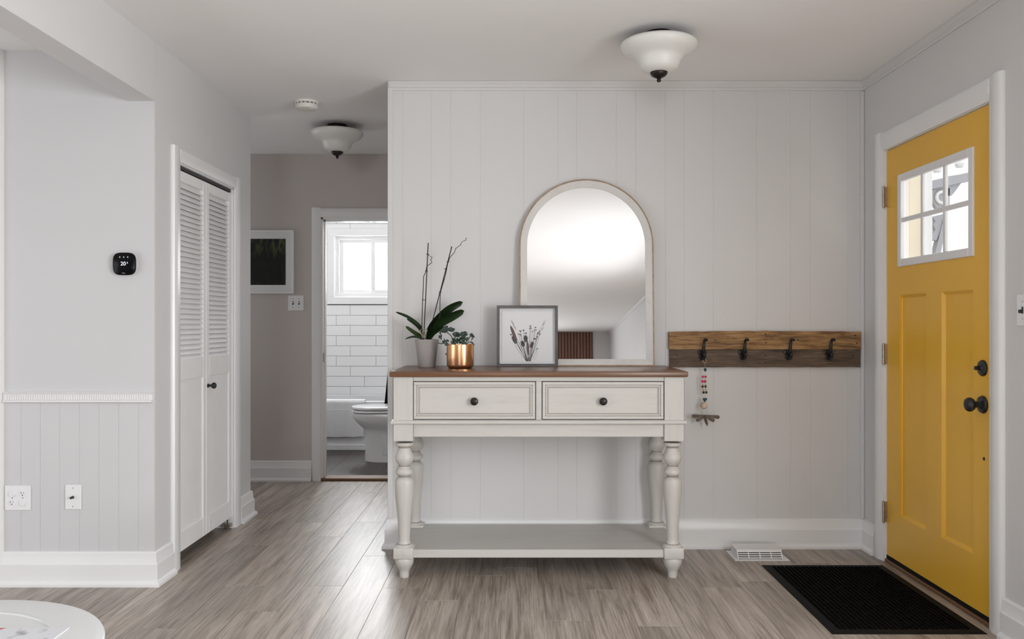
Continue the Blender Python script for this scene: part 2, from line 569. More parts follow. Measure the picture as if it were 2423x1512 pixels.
# ---- floor: slab + every plank that shows
floor = struct('floor', bx(XS - 0.12, XR + 0.12, YR - 0.12, YT + 0.15, -0.12, -0.0015), M['floor'],
               'grey brown wood plank floor running from the room into the hall')
PW = 0.18
def plank(x0, x1, y0, y1, m='floor', z=0.0):
    bm = bx(-(x1 - x0) / 2 + 0.0006, (x1 - x0) / 2 - 0.0006, -(y1 - y0) / 2 + 0.0006, (y1 - y0) / 2 - 0.0006, -0.004, 0.0)
    es = [e for e in bm.edges if all(abs(v.co.z) < 1e-6 for v in e.verts)]
    bmesh.ops.bevel(bm, geom=es, offset=0.0009, segments=1, affect='EDGES')
    return obj('plank', bm, M[m], floor, local=True, loc=((x0 + x1) / 2, (y0 + y1) / 2, z))
joint = {-1: 4.69, 0: 3.81, -2: 3.81, 1: 4.30, 2: 5.0, -3: 4.5}
for c in range(-10, 16):
    x0, x1 = -0.95 + PW * c, -0.95 + PW * (c + 1)
    x1 = min(x1, XR)
    if x0 >= XR - 0.01:
        continue
    j = joint.get(c, random.uniform(2.6, 3.82))
    while j > 2.75:
        j -= 1.22
    y = j
    while y < YH:
        a, b = max(y, 2.6), min(y + 1.22, YH)
        spans = [(a, b)]
        xm = (x0 + x1) / 2
        if xm > XH + 0.05:
            spans = [(a, min(b, YB))]
        elif xm < XL - 0.09:
            spans = [(a, min(b, YL)), (max(a, YLE), b)]
        for p, q in spans:
            if q - p > 0.04:
                plank(x0, x1, p, q)
        y += 1.22
# bathroom planks
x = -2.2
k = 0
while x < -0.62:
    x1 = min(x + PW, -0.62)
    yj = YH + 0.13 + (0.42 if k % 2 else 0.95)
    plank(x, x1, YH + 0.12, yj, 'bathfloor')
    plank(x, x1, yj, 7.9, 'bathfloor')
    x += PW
    k += 1

# ---- ceilings
struct('ceiling', bx(XL - 0.12, XR + 0.12, YR - 0.12, YT + 0.15, ZC, ZC + 0.1), M['ceil'], 'flat white ceiling of the room and hall')
bm = bx(XS - 0.12, XL - 0.12, YR - 0.12, YL, ZL, ZL + 0.14)
box(bm, -3.42, XL - 0.12, YL, YT + 0.15, ZC, ZC + 0.1)
struct('ceiling_side', bm, M['ceil'], 'slightly lower white ceiling beyond the header beam')

# ---- paneled partition behind the console table
wall_back = struct('wall_back', bx(XH, XR, YB + 0.0012, YB + 0.10, 0, ZC), M['groove'],
                   'white wall of vertical grooved paneling behind the console table')
seams = [953, 1020, 1066, 1136, 1239, 1320, 1364, 1458, 1504, 1574, 1619, 1688, 1790, 1870, 1917, 2006]
xs = [XH] + [PX(s, YB) for s in seams] + [XR]
for a, b in zip(xs, xs[1:]):
    g0 = 0.0 if a == XH else 0.0008
    g1 = 0.0 if b == XR else 0.0008
    bm = bx(a + g0, b - g1, YB, YB + 0.0035, 0.0, ZC)
    es = [e for e in bm.edges if all(abs(v.co.y - YB) < 1e-6 for v in e.verts) and abs(e.verts[0].co.z - e.verts[1].co.z) > 1]
    bmesh.ops.bevel(bm, geom=es, offset=0.0008, segments=1, affect='EDGES')
    obj('panel_board', bm, M['wall'], wall_back)
struct('wall_hall_right', bx(XH, XH + 0.10, YB + 0.10, YH, 0, ZC), M['taupe'], 'hall side wall behind the paneled partition')

# ---- right wall with the front door opening and a window behind the camera
DY0, DY1, DZ = 3.265, 4.215, 2.062      # door opening
T = 0.12
bm = bm_new()
WY0, WY1, WZ0, WZ1 = -0.85, 1.95, 0.12, 1.9
for a in ((YR, WY0, 0, ZC), (WY0, WY1, 0, WZ0), (WY0, WY1, WZ1, ZC), (WY1, DY0, 0, ZC), (DY0, DY1, DZ, ZC), (DY1, 5.2, 0, ZC)):
    box(bm, XR, XR + T, a[0], a[1], a[2], a[3])
struct('wall_right', bm, M['wall'], 'white wall with the yellow front door')

# ---- closet wall, header beam
CY0, CY1, CZ = 4.08, 4.90, 1.977
bm = bm_new()
for a in ((YL + 0.0045, CY0, 0, ZC), (CY0, CY1, CZ, ZC), (CY1, YLE, 0, ZC)):
    box(bm, XL - T, XL, a[0], a[1], a[2], a[3])
box(bm, -3.42, XL - T, YLE - T, YLE, 0, ZC)
struct('wall_left', bm, M['wall'], 'white wall around the louvered closet doors')
struct('trim_1', bx(XL - T, XL, YR, YL, 2.2, ZC), M['wall'], 'white dropped header beam under the ceiling')
struct('wall_closet', boxes([(-2.45, -2.4, YL + T, YLE - T, 0, ZC)]), M['wall'], 'rear wall inside the closet')

# ---- thermostat wall: painted upper part, wainscot boards, chair rail
XW = -2.318
wall_front = struct('wall_front', bx(XS, XL - T, YL + 0.0025, YL + T, 0, ZC), M['wall_front'], 'pale wall with thermostat, chair rail and board wainscot')
box_bm = bx(XL - T, XL - 0.0005, YL + 0.0025, YL + 0.02, 0, ZC)
obj('corner_strip', box_bm, M['wall_front'], wall_front)
obj('upper_panel', bx(XW, XL - 0.001, YL, YL + 0.004, 0.84, ZL), M['wall_front'], wall_front)
ws = [XW] + [PX(s, YL) for s in (50, 95.5, 141, 188, 234, 281, 328)] + [XL - 0.001]
for a, b in zip(ws, ws[1:]):
    bm = bx(a + 0.0003, b - 0.0003, YL - 0.0015, YL + 0.003, 0.0, 0.84)
    es = [e for e in bm.edges if all(abs(v.co.y - YL + 0.0015) < 1e-6 for v in e.verts) and abs(e.verts[0].co.z - e.verts[1].co.z) > .5]
    bmesh.ops.bevel(bm, geom=es, offset=0.0009, segments=1, affect='EDGES')
    obj('wainscot_board', bm, M['wall_front'], wall_front)
# vertical corner batten at the far left
bm = bm_new()
prism(bm, [(-0.085, 0), (-0.085, -0.02), (-0.006, -0.02), (0.0, -0.012), (0.004, 0)], lambda u, v, t: (XW + u, YL + v, t), 0.0, ZL)
struct('trim_2', bm, M['trim2'], 'white vertical batten at the left edge of the thermostat wall')
# chair rail with fluted carving
rail = struct_empty('trim_3', (XW, YL, 0.83), 'white carved chair rail over the wainscot')
bm = bm_new()
prism(bm, [(0, 0), (-0.008, 0.0), (-0.020, 0.004), (-0.020, 0.011), (-0.012, 0.014), (-0.012, 0.040), (-0.016, 0.043), (-0.010, 0.048), (0, 0.050)],
      lambda u, v, t: (t, YL + u, 0.829 + v), XW + 0.006, XL - 0.006)
obj('rail_moulding', bm, M['trim2'], rail)
bm = bm_new()
nfl = 62
for i in range(nfl):
    xx = XW + 0.016 + i * (XL - XW - 0.03) / nfl
    box(bm, xx, xx + 0.006, YL - 0.0155, YL - 0.010, 0.8445, 0.868, bev=0.0015)
fl = obj('carved_fluting', bm, M['trim2'], rail)
fl['kind'] = 'stuff'

# ---- hall
HX0, HX1, HZ = PX(758, YH), -0.70, 1.995
bm = bm_new()
for a in ((-3.3, HX0, 0, ZC), (HX0, HX1, HZ, ZC), (HX1, -0.54, 0, ZC)):
    box(bm, a[0], a[1], YH, YH + T, a[2], a[3])
struct('wall_far', bm, M['taupe'], 'taupe wall at the end of the hall with the bathroom doorway')
struct('wall_hall_left', boxes([(-3.42, -3.3, YLE, 5.38, 0, ZC), (-3.42, -3.3, 6.18, YH + T, 0, ZC), (-3.42, -3.3, 5.38, 6.18, 0, 0.9), (-3.42, -3.3, 5.38, 6.18, 2.0, ZC)]), M['taupe'], 'hall wall out of view on the left with an added window')

# ---- bathroom shell
struct('wall_bathroom_left', bx(-2.32, -2.2, YH + T, YT + 0.15, 0, ZC), M['trim2'], 'white left wall of the bathroom')
struct('wall_bathroom_right', bx(-0.62, -0.5, YH + T, YT + 0.15, 0, ZC), M['trim2'], 'white right wall of the bathroom')
BX = PX(775, YT); BXR = 2 * -1.448 - BX       # window casing outer edges
BZ0, BZ1 = PZ(720, YT), PZ(541, YT)
ix0, ix1, iz0, iz1 = BX + 0.075, BXR - 0.075, BZ0 + 0.075, BZ1 - 0.07
bm = bm_new()
for a in ((-2.2, ix0, 0, ZC), (ix0, ix1, 0, iz0), (ix0, ix1, iz1, ZC), (ix1, -0.62, 0, ZC)):
    box(bm, a[0], a[1], YT + 0.004, YT + 0.15, a[2], a[3])
wall_tile = struct('wall_bathroom_back', bm, M['grout'], 'bathroom wall of long white tiles with grey grout around the window')
TW, TH = 0.4087, 0.1046
zb = PZ(938.4, YT)
offs = {0: PX(829, YT), 1: PX(862.4, YT), 2: PX(829.3, YT)}
for r in range(20):
    z0, z1 = zb + r * TH, min(zb + (r + 1) * TH, ZC)
    if z1 - z0 < 0.01:
        break
    o = offs.get(r, PX(890, YT) if r % 2 else PX(828.5, YT))
    while o > -2.2:
        o -= TW
    x = o
    while x < -0.62:
        a, b = max(x, -2.2) + 0.0016, min(x + TW, -0.62) - 0.0016
        x += TW
        pieces = [(a, b, z0 + 0.0016, z1 - 0.0016)]
        if z1 > BZ0 and z0 < BZ1 and b > BX and a < BXR:
            p2 = []
            if a < BX:
                p2.append((a, BX, z0 + 0.0016, z1 - 0.0016))
            if b > BXR:
                p2.append((BXR, b, z0 + 0.0016, z1 - 0.0016))
            if z0 < BZ0 - 0.008:
                p2.append((max(a, BX), min(b, BXR), z0 + 0.0016, BZ0))
            if z1 > BZ1 + 0.008:
                p2.append((max(a, BX), min(b, BXR), BZ1, z1 - 0.0016))
            pieces = p2
        for q in pieces:
            if q[1] - q[0] > 0.012 and q[3] - q[2] > 0.01:
                obj('tile', bx(q[0], q[1], YT - 0.004, YT + 0.005, q[2], q[3], bev=0.0012), M['tile'], wall_tile)

# ---- bathroom sliding window
win = struct_empty('window_1', (-1.448, YT, BZ0), 'white sliding window glowing with daylight above the bathtub')
def frame_boxes(x0, x1, z0, z1, w, y0, y1, wt=None):
    wt = w if wt is None else wt
    return [(x0, x1, y0, y1, z0, z0 + wt), (x0, x1, y0, y1, z1 - wt, z1), (x0, x0 + w, y0, y1, z0 + wt, z1 - wt), (x1 - w, x1, y0, y1, z0 + wt, z1 - wt)]
obj('casing', boxes(frame_boxes(BX, BXR, BZ0, BZ1, 0.075, YT - 0.022, YT + 0.003), 0.003), M['trim'], win)
obj('jamb_liner', boxes(frame_boxes(ix0, ix1, iz0, iz1, 0.012, YT + 0.003, YT + 0.14)), M['vinyl'], win)
obj('outer_frame', boxes(frame_boxes(ix0 + 0.012, ix1 - 0.012, iz0 + 0.012, iz1 - 0.012, 0.03, YT + 0.022, YT + 0.075), 0.002), M['vinyl'], win)
fx0, fx1, fz0, fz1 = ix0 + 0.038, ix1 - 0.038, iz0 + 0.034, iz1 - 0.034
xm = PX(882, YT)
for (a, b, yo) in ((fx0, xm + 0.02, 0.045), (xm - 0.022, fx1, 0.026)):
    s_ = obj('sliding_sash', boxes(frame_boxes(a, b, fz0, fz1, 0.044, YT + yo, YT + yo + 0.02, 0.04), 0.002), M['vinyl'], win)
    obj('pane', bx(a + 0.04, b - 0.04, YT + yo + 0.008, YT + yo + 0.012, fz0 + 0.036, fz1 - 0.036), M['glass'], s_)

# ---- hall doorway trim
cw = 0.068
dw = struct_empty('door_2', (HX0, YH, 0), 'white cased bathroom doorway at the end of the hall')
bm = bm_new()
prof = [(0, 0), (0, -0.012), (0.014, -0.018), (0.052, -0.018), (0.062, -0.014), (cw, -0.012), (cw, 0)]
prism(bm, prof, lambda u, v, t: (HX0 + 0.006 - u, YH + v, t), 0, HZ + cw)
obj('side_casing', bm, M['trim2'], dw)
bm = bm_new()
prism(bm, prof, lambda u, v, t: (HX1 - 0.006 + u, YH + v, t), 0, HZ + cw)
obj('side_casing', bm, M['trim2'], dw)
bm = bm_new()
prism(bm, prof, lambda u, v, t: (t, YH + v, HZ - 0.006 + u), HX0, HX1)
obj('head_casing', bm, M['trim2'], dw)
obj('jamb', boxes([(HX0, HX0 + 0.018, YH, YH + T, 0, HZ), (HX1 - 0.018, HX1, YH, YH + T, 0, HZ), (HX0, HX1, YH, YH + T, HZ - 0.018, HZ)]), M['trim2'], dw)
obj('stop', boxes([(HX0 + 0.018, HX0 + 0.029, YH + 0.045, YH + 0.08, 0, HZ - 0.018), (HX1 - 0.029, HX1 - 0.018, YH + 0.045, YH + 0.08, 0, HZ - 0.018), (HX0 + 0.018, HX1 - 0.018, YH + 0.045, YH + 0.08, HZ - 0.029, HZ - 0.018)]), M['trim2'], dw)
zs = PZ(846, YH)
obj('strike_plate', bx(HX0 + 0.0175, HX0 + 0.0195, YH + 0.008, YH + 0.040, zs - 0.035, zs + 0.035, bev=0.0006), M['nickel'], dw)
obj('threshold', bx(PX(748, YH), HX1, YH - 0.012, YH + T + 0.01, 0.0, 0.02, bev=0.005), M['oakstrip'], dw)

# ---- baseboards
BASE = [(0, 0), (0.034, 0), (0.034, 0.012), (0.028, 0.020), (0.020, 0.026), (0.020, 0.098), (0.017, 0.102), (0.014, 0.106), (0.011, 0.146), (0.006, 0.152), (0, 0.154)]
def baseboard(name, fn, a, b, label, m='trim'):
    bm = bm_new()
    prism(bm, BASE, fn, a, b)
    return struct(name, bm, M[m], label)
baseboard('baseboard_back', lambda u, v, t: (t + (-u if t < 0 else 0), YB - u, v), XH, XR - 0.001, 'tall white stepped baseboard under the paneled wall')
baseboard('baseboard_hall_right', lambda u, v, t: (XH - u, t + (-u if t < 5 else 0), v), YB, YH - 0.001, 'white baseboard along the hall side of the partition')
baseboard('baseboard_front', lambda u, v, t: (t + (u if t > -2 else 0), YL - u, v), XS + 0.001, XL, 'tall white stepped baseboard under the thermostat wall')
baseboard('baseboard_left', lambda u, v, t: (XL + u, t + (-u if t < 3.9 else 0), v), YL, CY0 - 0.085, 'short white baseboard between corner and closet casing')
baseboard('baseboard_left_end', lambda u, v, t: (XL + u, t + (u if t > 5.1 else 0), v), CY1 + 0.085, YLE, 'short white baseboard past the closet doors')
baseboard('baseboard_hall_return', lambda u, v, t: (t + (u if t > -2 else 0), YLE + u, v), -3.299, XL, 'white baseboard around the hall corner')
baseboard('baseboard_far', lambda u, v, t: (t, YH - u, v), -3.299, HX0 - cw + 0.004, 'white stepped baseboard under the taupe hall wall', 'trim2')
baseboard('baseboard_right', lambda u, v, t: (XR - u, t, v), WY1 + 0.082, DY0 - 0.088, 'white baseboard right of the front door')
baseboard('baseboard_right_corner', lambda u, v, t: (XR - u, t, v), DY1 + 0.088, YB - 0.001, 'short worn white baseboard in the corner by the front door')

# ---- ceiling strip, corner battens
CROWN = [(0, 0), (0.006, 0.0), (0.008, 0.012), (0.014, 0.016), (0.014, 0.030), (0.020, 0.036), (0.022, 0.045), (0, 0.045)]
bm = bm_new()
prism(bm, CROWN, lambda u, v, t: (t, YB - u, ZC - 0.046 + v), XH, XR - 0.001)
struct('trim_4', bm, M['wall'], 'narrow white moulding where paneled wall meets ceiling')
bm = bm_new()
prism(bm, CROWN, lambda u, v, t: (XR - u, t, ZC - 0.046 + v), YR, YB - 0.001)
struct('trim_5', bm, M['wall'], 'narrow white moulding above the front door wall')
struct('trim_6', bx(XH - 0.006, XH + 0.022, YB - 0.006, YB + 0.03, 0.154, ZC - 0.001, bev=0.002), M['wall'], 'white corner board on the free end of the partition')
struct('trim_7', bx(XR - 0.02, XR - 0.0005, YB - 0.010, YB - 0.0005, 0.154, ZC - 0.05, bev=0.003), M['wall'], 'white corner strip beside the front door')

# ---- closet bifold doors
cd = struct_empty('door_3', (XL, CY0, 0), 'white louvered bifold closet doors with solid lower panels')
cas = [(0, 0), (0, 0.010), (0.008, 0.015), (0.070, 0.018), (0.078, 0.016), (0.084, 0.008), (0.084, 0)]
bm = bm_new()
prism(bm, cas, lambda u, v, t: (XL + v, CY0 + 0.004 - u, t), 0.0, CZ + 0.065)
obj('side_casing', bm, M['trim'], cd)
bm = bm_new()
prism(bm, cas, lambda u, v, t: (XL + v, CY1 - 0.004 + u, t), 0.0, CZ + 0.065)
obj('side_casing', bm, M['trim'], cd)
bm = bm_new()
prism(bm, [(u * 0.066 / 0.084, v) for u, v in cas], lambda u, v, t: (XL + v, t, CZ - 0.002 + u), CY0, CY1)
obj('head_casing', bm, M['trim'], cd)
obj('jamb', boxes([(XL - T, XL - 0.001, CY0, CY0 + 0.012, 0, CZ), (XL - T, XL - 0.001, CY1 - 0.012, CY1, 0, CZ), (XL - T, XL - 0.001, CY0, CY1, CZ - 0.010, CZ)]), M['trim'], cd)
obj('track', boxes([(XL - 0.040, XL - 0.014, CY0 + 0.012, CY1 - 0.012, CZ - 0.026, CZ - 0.011)]), M['slot'], cd)
obj('pivot_bracket', boxes([(XL - 0.035, XL - 0.005, CY1 - 0.06, CY1 - 0.012, 0.012, 0.03), (XL - 0.024, XL - 0.016, CY1 - 0.055, CY1 - 0.045, 0.03, 0.075)]), M['nickel'], cd)
LZ0, LZ1 = 0.062, 1.944
cm = 4.487
slat_mesh = None
def leaf(y0, y1):
    global slat_mesh
    x1 = XL - 0.010; x0 = x1 - 0.030
    st = 0.042
    zr0, zr1 = 0.905, 1.012            # lock rail
    bl = [(x0, x1, y0, y0 + st, LZ0, LZ1), (x0, x1, y1 - st, y1, LZ0, LZ1),
          (x0, x1, y0 + st, y1 - st, LZ0, LZ0 + 0.10), (x0, x1, y0 + st, y1 - st, LZ1 - 0.052, LZ1), (x0, x1, y0 + st, y1 - st, zr0, zr1)]
    lf = obj('bifold_leaf', boxes(bl, 0.0025), M['louver'], cd)
    obj('solid_panel', bx(x0 + 0.010, x1 - 0.007, y0 + st - 0.004, y1 - st + 0.004, LZ0 + 0.095, zr0 + 0.005), M['louver'], lf)
    n = 34
    zz0, zz1 = zr1, LZ1 - 0.052
    p = (zz1 - zz0) / n
    for i in range(n):
        if slat_mesh is None:
            bm = bm_new()
            L = (y1 - y0) - 2 * st + 0.004
            # slat tilted so its outer lower edge overhangs the one below
            prism(bm, [(-0.016, 0.020), (-0.016, 0.014), (0.0135, -0.0195), (0.016, -0.017), (-0.010, 0.020)], lambda u, v, t: (u, t, v), -L / 2, L / 2)
            s_ = obj('louver_slat', bm, M['louver'], lf, local=True)
            slat_mesh = s_.data
        else:
            s_ = bpy.data.objects.new('louver_slat', slat_mesh)
            COL.objects.link(s_)
            s_.parent = lf
        s_.location = Vector(((x0 + x1) / 2 - 0.001, (y0 + y1) / 2, zz0 + (i + 0.5) * p)) - ORG[lf.name]
    return lf
lf1 = leaf(CY0 + 0.013, cm - 0.0015)
lf2 = leaf(cm + 0.0015, CY1 - 0.013)
kz, ky = PZ(913, cm), cm + 0.022
bm = bm_new()
lathe(bm, [(0.0001, 0), (0.011, 0), (0.011, 0.004), (0.006, 0.008), (0.006, 0.018), (0.012, 0.022), (0.017, 0.030), (0.017, 0.037), (0.011, 0.044), (0.0001, 0.046)], 20, (XL - 0.010, ky, kz), axis='X')
o = obj('knob', bm, M['black'], lf2); o['label'] = 'round black knob'

# ---- yellow front door
fd = struct_empty('door_1', (XR, DY1, 0), 'yellow front door with six white framed panes and two recessed panels')
fc = [(0, 0), (0, 0.009), (0.007, 0.012), (0.022, 0.013), (0.03, 0.018), (0.078, 0.020), (0.088, 0.014), (0.092, 0.006), (0.092, 0)]
bm = bm_new(); prism(bm, fc, lambda u, v, t: (XR - v, DY1 - 0.006 + u, t), 0, DZ + 0.086); obj('side_casing', bm, M['trim'], fd)
bm = bm_new(); prism(bm, fc, lambda u, v, t: (XR - v, DY0 + 0.006 - u, t), 0, DZ + 0.086); obj('side_casing', bm, M['trim'], fd)
bm = bm_new(); prism(bm, fc, lambda u, v, t: (XR - v, t, DZ - 0.006 + u), DY0, DY1); obj('head_casing', bm, M['trim'], fd)
obj('jamb', boxes([(XR, XR + T, DY1 - 0.010, DY1, 0, DZ), (XR, XR + T, DY0, DY0 + 0.010, 0, DZ), (XR, XR + T, DY0, DY1, DZ - 0.009, DZ)]), M['trim'], fd)
obj('threshold', bx(XR - 0.004, XR + T + 0.03, DY0 + 0.010, DY1 - 0.010, 0, 0.016, bev=0.003), M['oakstrip'], fd)
fx = XR + 0.008; ft = 0.021         # leaf face and thickness
y0, y1, z0, z1 = DY0 + 0.013, DY1 - 0.012, 0.032, DZ - 0.013
gy0, gy1, gz0, gz1 = 3.406, 4.075, 1.463, 1.908
pz0, pz1 = 0.254, 1.327
pa0, pa1, pb0, pb1 = 3.394, 3.67, 3.806, 4.075
bl = [(fx, fx + ft, y0, gy0 + 0.01, z0, z1), (fx, fx + ft, gy1 - 0.01, y1, z0, z1),
      (fx, fx + ft, gy0 + 0.01, gy1 - 0.01, gz1 - 0.01, z1), (fx, fx + ft, gy0 + 0.01, gy1 - 0.01, pz1, gz0 + 0.01),
      (fx, fx + ft, pa1, pb0, pz0, pz1), (fx, fx + ft, gy0 + 0.01, gy1 - 0.01, z0, pz0)]
lf = obj('door_leaf', boxes(bl), M['yellow'], fd)
for a, b in ((pa0, pa1), (pb0, pb1)):
    bm = bx(fx + 0.013, fx + ft - 0.004, a - 0.003, b + 0.003, pz0 - 0.003, pz1 + 0.003)
    # sloped sticking around the recess
    d_ = 0.014
    for (p, q) in (((a, pz0), (a, pz1)), ((b, pz0), (b, pz1)), ((a, pz0), (b, pz0)), ((a, pz1), (b, pz1))):
        sy = d_ if p[0] == a else -d_
        if p[0] == q[0]:
            prism(bm, [(0, 0), (0.012, 0), (0.012, sy)], lambda u, v, t: (fx + u + 0.001, p[0] + v, t), p[1], q[1])
        else:
            sz = d_ if p[1] == pz0 else -d_
            prism(bm, [(0, 0), (0.012, 0), (0.012, sz)], lambda u, v, t: (fx + u + 0.001, t, p[1] + v), p[0], q[0])
    obj('recessed_panel', bm, M['yellow'], fd, smooth=20)
obj('sweep', bx(fx - 0.003, fx + ft, y0, y1, 0.017, 0.034), M['rubber'], fd)
# weather gap
lite = obj('lite_frame', boxes([(fx - 0.008, fx + 0.013, a[0], a[1], a[2], a[3]) for a in
        ((gy0, gy0 + 0.036, gz0, gz1), (gy1 - 0.036, gy1, gz0, gz1), (gy0 + 0.036, gy1 - 0.036, gz0, gz0 + 0.036), (gy0 + 0.036, gy1 - 0.036, gz1 - 0.036, gz1))], 0.003), M['trim2'], fd)
lite['label'] = 'white frame of six panes'
iy0, iy1, iz0_, iz1_ = gy0 + 0.036, gy1 - 0.036, gz0 + 0.036, gz1 - 0.036
mw = 0.022
ys = [iy0 + (iy1 - iy0) * k / 3 for k in range(4)]
zs_ = [iz0_, (iz0_ + iz1_) / 2, iz1_]
bm = bm_new()
for k in (1, 2):
    box(bm, fx - 0.004, fx + 0.010, ys[k] - mw / 2, ys[k] + mw / 2, iz0_, iz1_, bev=0.003)
for a, b in zip(ys, ys[1:]):
    box(bm, fx - 0.0035, fx + 0.0095, a, b, zs_[1] - mw / 2, zs_[1] + mw / 2, bev=0.003)
obj('muntins', bm, M['trim2'], fd)
for a, b in zip(ys, ys[1:]):
    for c, d in zip(zs_, zs_[1:]):
        obj('pane', bx(fx + 0.0098, fx + 0.0125, a + 0.004, b - 0.004, c + 0.004, d - 0.004), M['glass'], lite)
# hinges
for zc in (1.821, 1.036, 0.247):
    bm = bm_new()
    for k in range(5):
        lathe(bm, [(0.0001, -0.0098), (0.0062, -0.0098), (0.0062, 0.0098), (0.0001, 0.0098)], 12, (XR - 0.010, DY1 - 0.012, zc + (k - 2) * 0.0205))
    lathe(bm, [(0.0001, -0.056), (0.004, -0.055), (0.004, 0.055), (0.0001, 0.056)], 10, (XR - 0.010, DY1 - 0.012, zc))
    box(bm, XR - 0.008, XR + 0.008, DY1 - 0.014, DY1 - 0.011, zc - 0.05, zc + 0.05)
    obj('hinge', bm, M['nickel'], fd)
# deadbolt and knob
dy = 3.343
bm = bm_new()
lathe(bm, [(0.0001, 0), (0.0325, 0), (0.0325, 0.004), (0.029, 0.009), (0.014, 0.012), (0.010, 0.016), (0.0001, 0.016)], 32, (fx, dy, 1.012), axis='-X')
db = obj('deadbolt', bm, M['black'], fd)
bm = bm_new()
box(bm, fx - 0.036, fx - 0.014, dy - 0.004, dy + 0.004, 1.012 - 0.008, 1.012 + 0.008, bev=0.003, seg=2)
obj('thumb_turn', bm, M['black'], db)
bm = bm_new()
lathe(bm, [(0.0001, 0), (0.0355, 0), (0.0355, 0.004), (0.031, 0.011), (0.017, 0.016), (0.013, 0.020), (0.012, 0.036), (0.0001, 0.036)], 32, (fx, dy, 0.867), axis='-X')
kb = obj('knob_rosette', bm, M['black'], fd)
bm = bm_new()
lathe(bm, [(0.0001, 0.034), (0.014, 0.035), (0.023, 0.041), (0.0285, 0.050), (0.0285, 0.058), (0.024, 0.066), (0.014, 0.071), (0.0001, 0.073)], 32, (fx, dy, 0.867), axis='-X')
obj('door_knob', bm, M['black'], kb)
bm = bm_new(); lathe(bm, [(0.0001, 0), (0.0075, 0), (0.006, 0.002), (0.0001, 0.0025)], 14, (fx, dy - 0.006, 0.652), axis='-X')
obj('screw_plug', bm, M['bronze'], fd)

# ---- windows and walls behind the camera
def simple_window(name, label, fn, a0, a1, z0, z1, n):
    """fn(t, d0, d1, za, zb): box along the wall"""
    w = struct_empty(name, fn((a0 + a1) / 2, 0, z0), label)
    def bar(a, b, d0, d1, za, zb):
        p, q = fn(a, d0, za), fn(b, d1, zb)
        return (min(p[0], q[0]), max(p[0], q[0]), min(p[1], q[1]), max(p[1], q[1]), za, zb)
    obj('casing', boxes([bar(a0 - 0.08, a0, -0.02, 0.0, max(z0 - 0.08, 0), z1 + 0.08), bar(a1, a1 + 0.08, -0.02, 0.0, max(z0 - 0.08, 0), z1 + 0.08),
                         bar(a0, a1, -0.02, 0.0, z1, z1 + 0.08), bar(a0, a1, -0.03, 0.0, max(z0 - 0.08, 0), z0)]), M['trim'], w)
    bl = [bar(a0, a1, 0.0, 0.05, z0, z0 + 0.04), bar(a0, a1, 0.0, 0.05, z1 - 0.04, z1)]
    for k in range(n + 1):
        c = a0 + (a1 - a0) * k / n
        bl.append(bar(max(a0, c - 0.03), min(a1, c + 0.03), 0.0, 0.05, z0 + 0.04, z1 - 0.04))
    obj('sash', boxes(bl), M['vinyl'], w)
simple_window('window_2', 'side window lighting the room from behind on the right', lambda t, d, z: (XR + d, t, z), WY0, WY1, WZ0, WZ1, 2)
bm = bm_new()
SY0, SY1 = 0.2, 2.8
for a in ((YR, SY0, 0, ZC), (SY0, SY1, 0, 0.1), (SY0, SY1, 1.8, ZC), (SY1, YL + T, 0, ZC)):
    box(bm, XS - T, XS, a[0], a[1], a[2], a[3])
struct('wall_side', bm, M['wall_front'], 'outer wall of the side room with its window')
simple_window('window_3', 'wide window of the side room on the left', lambda t, d, z: (XS - d, t, z), SY0, SY1, 0.1, 1.8, 2)
bm = bm_new()
RX0, RX1 = -2.0, 0.1
for a in ((XS, RX0, 0, ZC), (RX0, RX1, 0, 0.6), (RX0, RX1, 2.2, ZC), (RX1, XR + T, 0, ZC)):
    box(bm, a[0], a[1], YR - T, YR, a[2], a[3])
struct('wall_rear', bm, M['wall'], 'white wall behind the camera, seen only in the mirror')
simple_window('window_4', 'unseen rear window added behind the camera for frontal light', lambda t, d, z: (t, YR - d, z), RX0, RX1, 0.6, 2.2, 2)
simple_window('window_5', 'small window added at the unseen end of the hall to brighten it', lambda t, d, z: (-3.3 - d, t, z), 5.38, 6.18, 0.9, 2.0, 1)

# ================================================================== OBJECTS
# ---- console table
TX0, TX1 = PX(921, 3.885), PX(1629, 3.885)         # top slab ends
tf = 3.885                                            # front edge of the top
tz1, tz0 = 0.967, 0.941
lx = [(-0.558, -0.466), (0.700, 0.792)]              # leg block extents
lyf, lyb = (3.90, 3.988), (4.335, 4.423)
ct = thing('console_table', 'greige two-drawer console table with brown top against the paneled wall', 'console table', ((TX0 + TX1) / 2, 4.16, 0))
bm = bx(TX0, TX1, tf, 4.445, tz0, tz1, bev=0.006, seg=2)
o = obj('tabletop', bm, M['top'], ct); o['label'] = 'brown stained wooden top'
bl = []
yf = 3.902
X0, X1 = lx[0][1], lx[1][0]
XM = (PX(1268, 3.9) + PX(1282, 3.9)) / 2
bl += [(X0, X1, yf + 0.004, yf + 0.03, 0.921, tz0), (X0, X1, yf + 0.004, yf + 0.03, 0.735, 0.742), (XM - 0.0135, XM + 0.0135, yf + 0.002, yf + 0.03, 0.742, 0.921)]
bl += [(lx[0][0] + 0.006, lx[0][0] + 0.03, lyf[1], lyb[0], 0.66, tz0), (lx[1][1] - 0.03, lx[1][1] - 0.006, lyf[1], lyb[0], 0.66, tz0), (X0, X1, lyb[1] - 0.03, lyb[1] - 0.005, 0.66, tz0)]
obj('case_frame', boxes(bl, 0.0015), M['greige'], ct)
obj('drawer_well', bx(X0 + 0.001, X1 - 0.001, yf + 0.03, yf + 0.034, 0.735, 0.93), M['dark'], ct)
obj('lower_apron', bx(X0, X1, yf + 0.010, yf + 0.032, 0.661, 0.722, bev=0.002), M['greige'], ct)
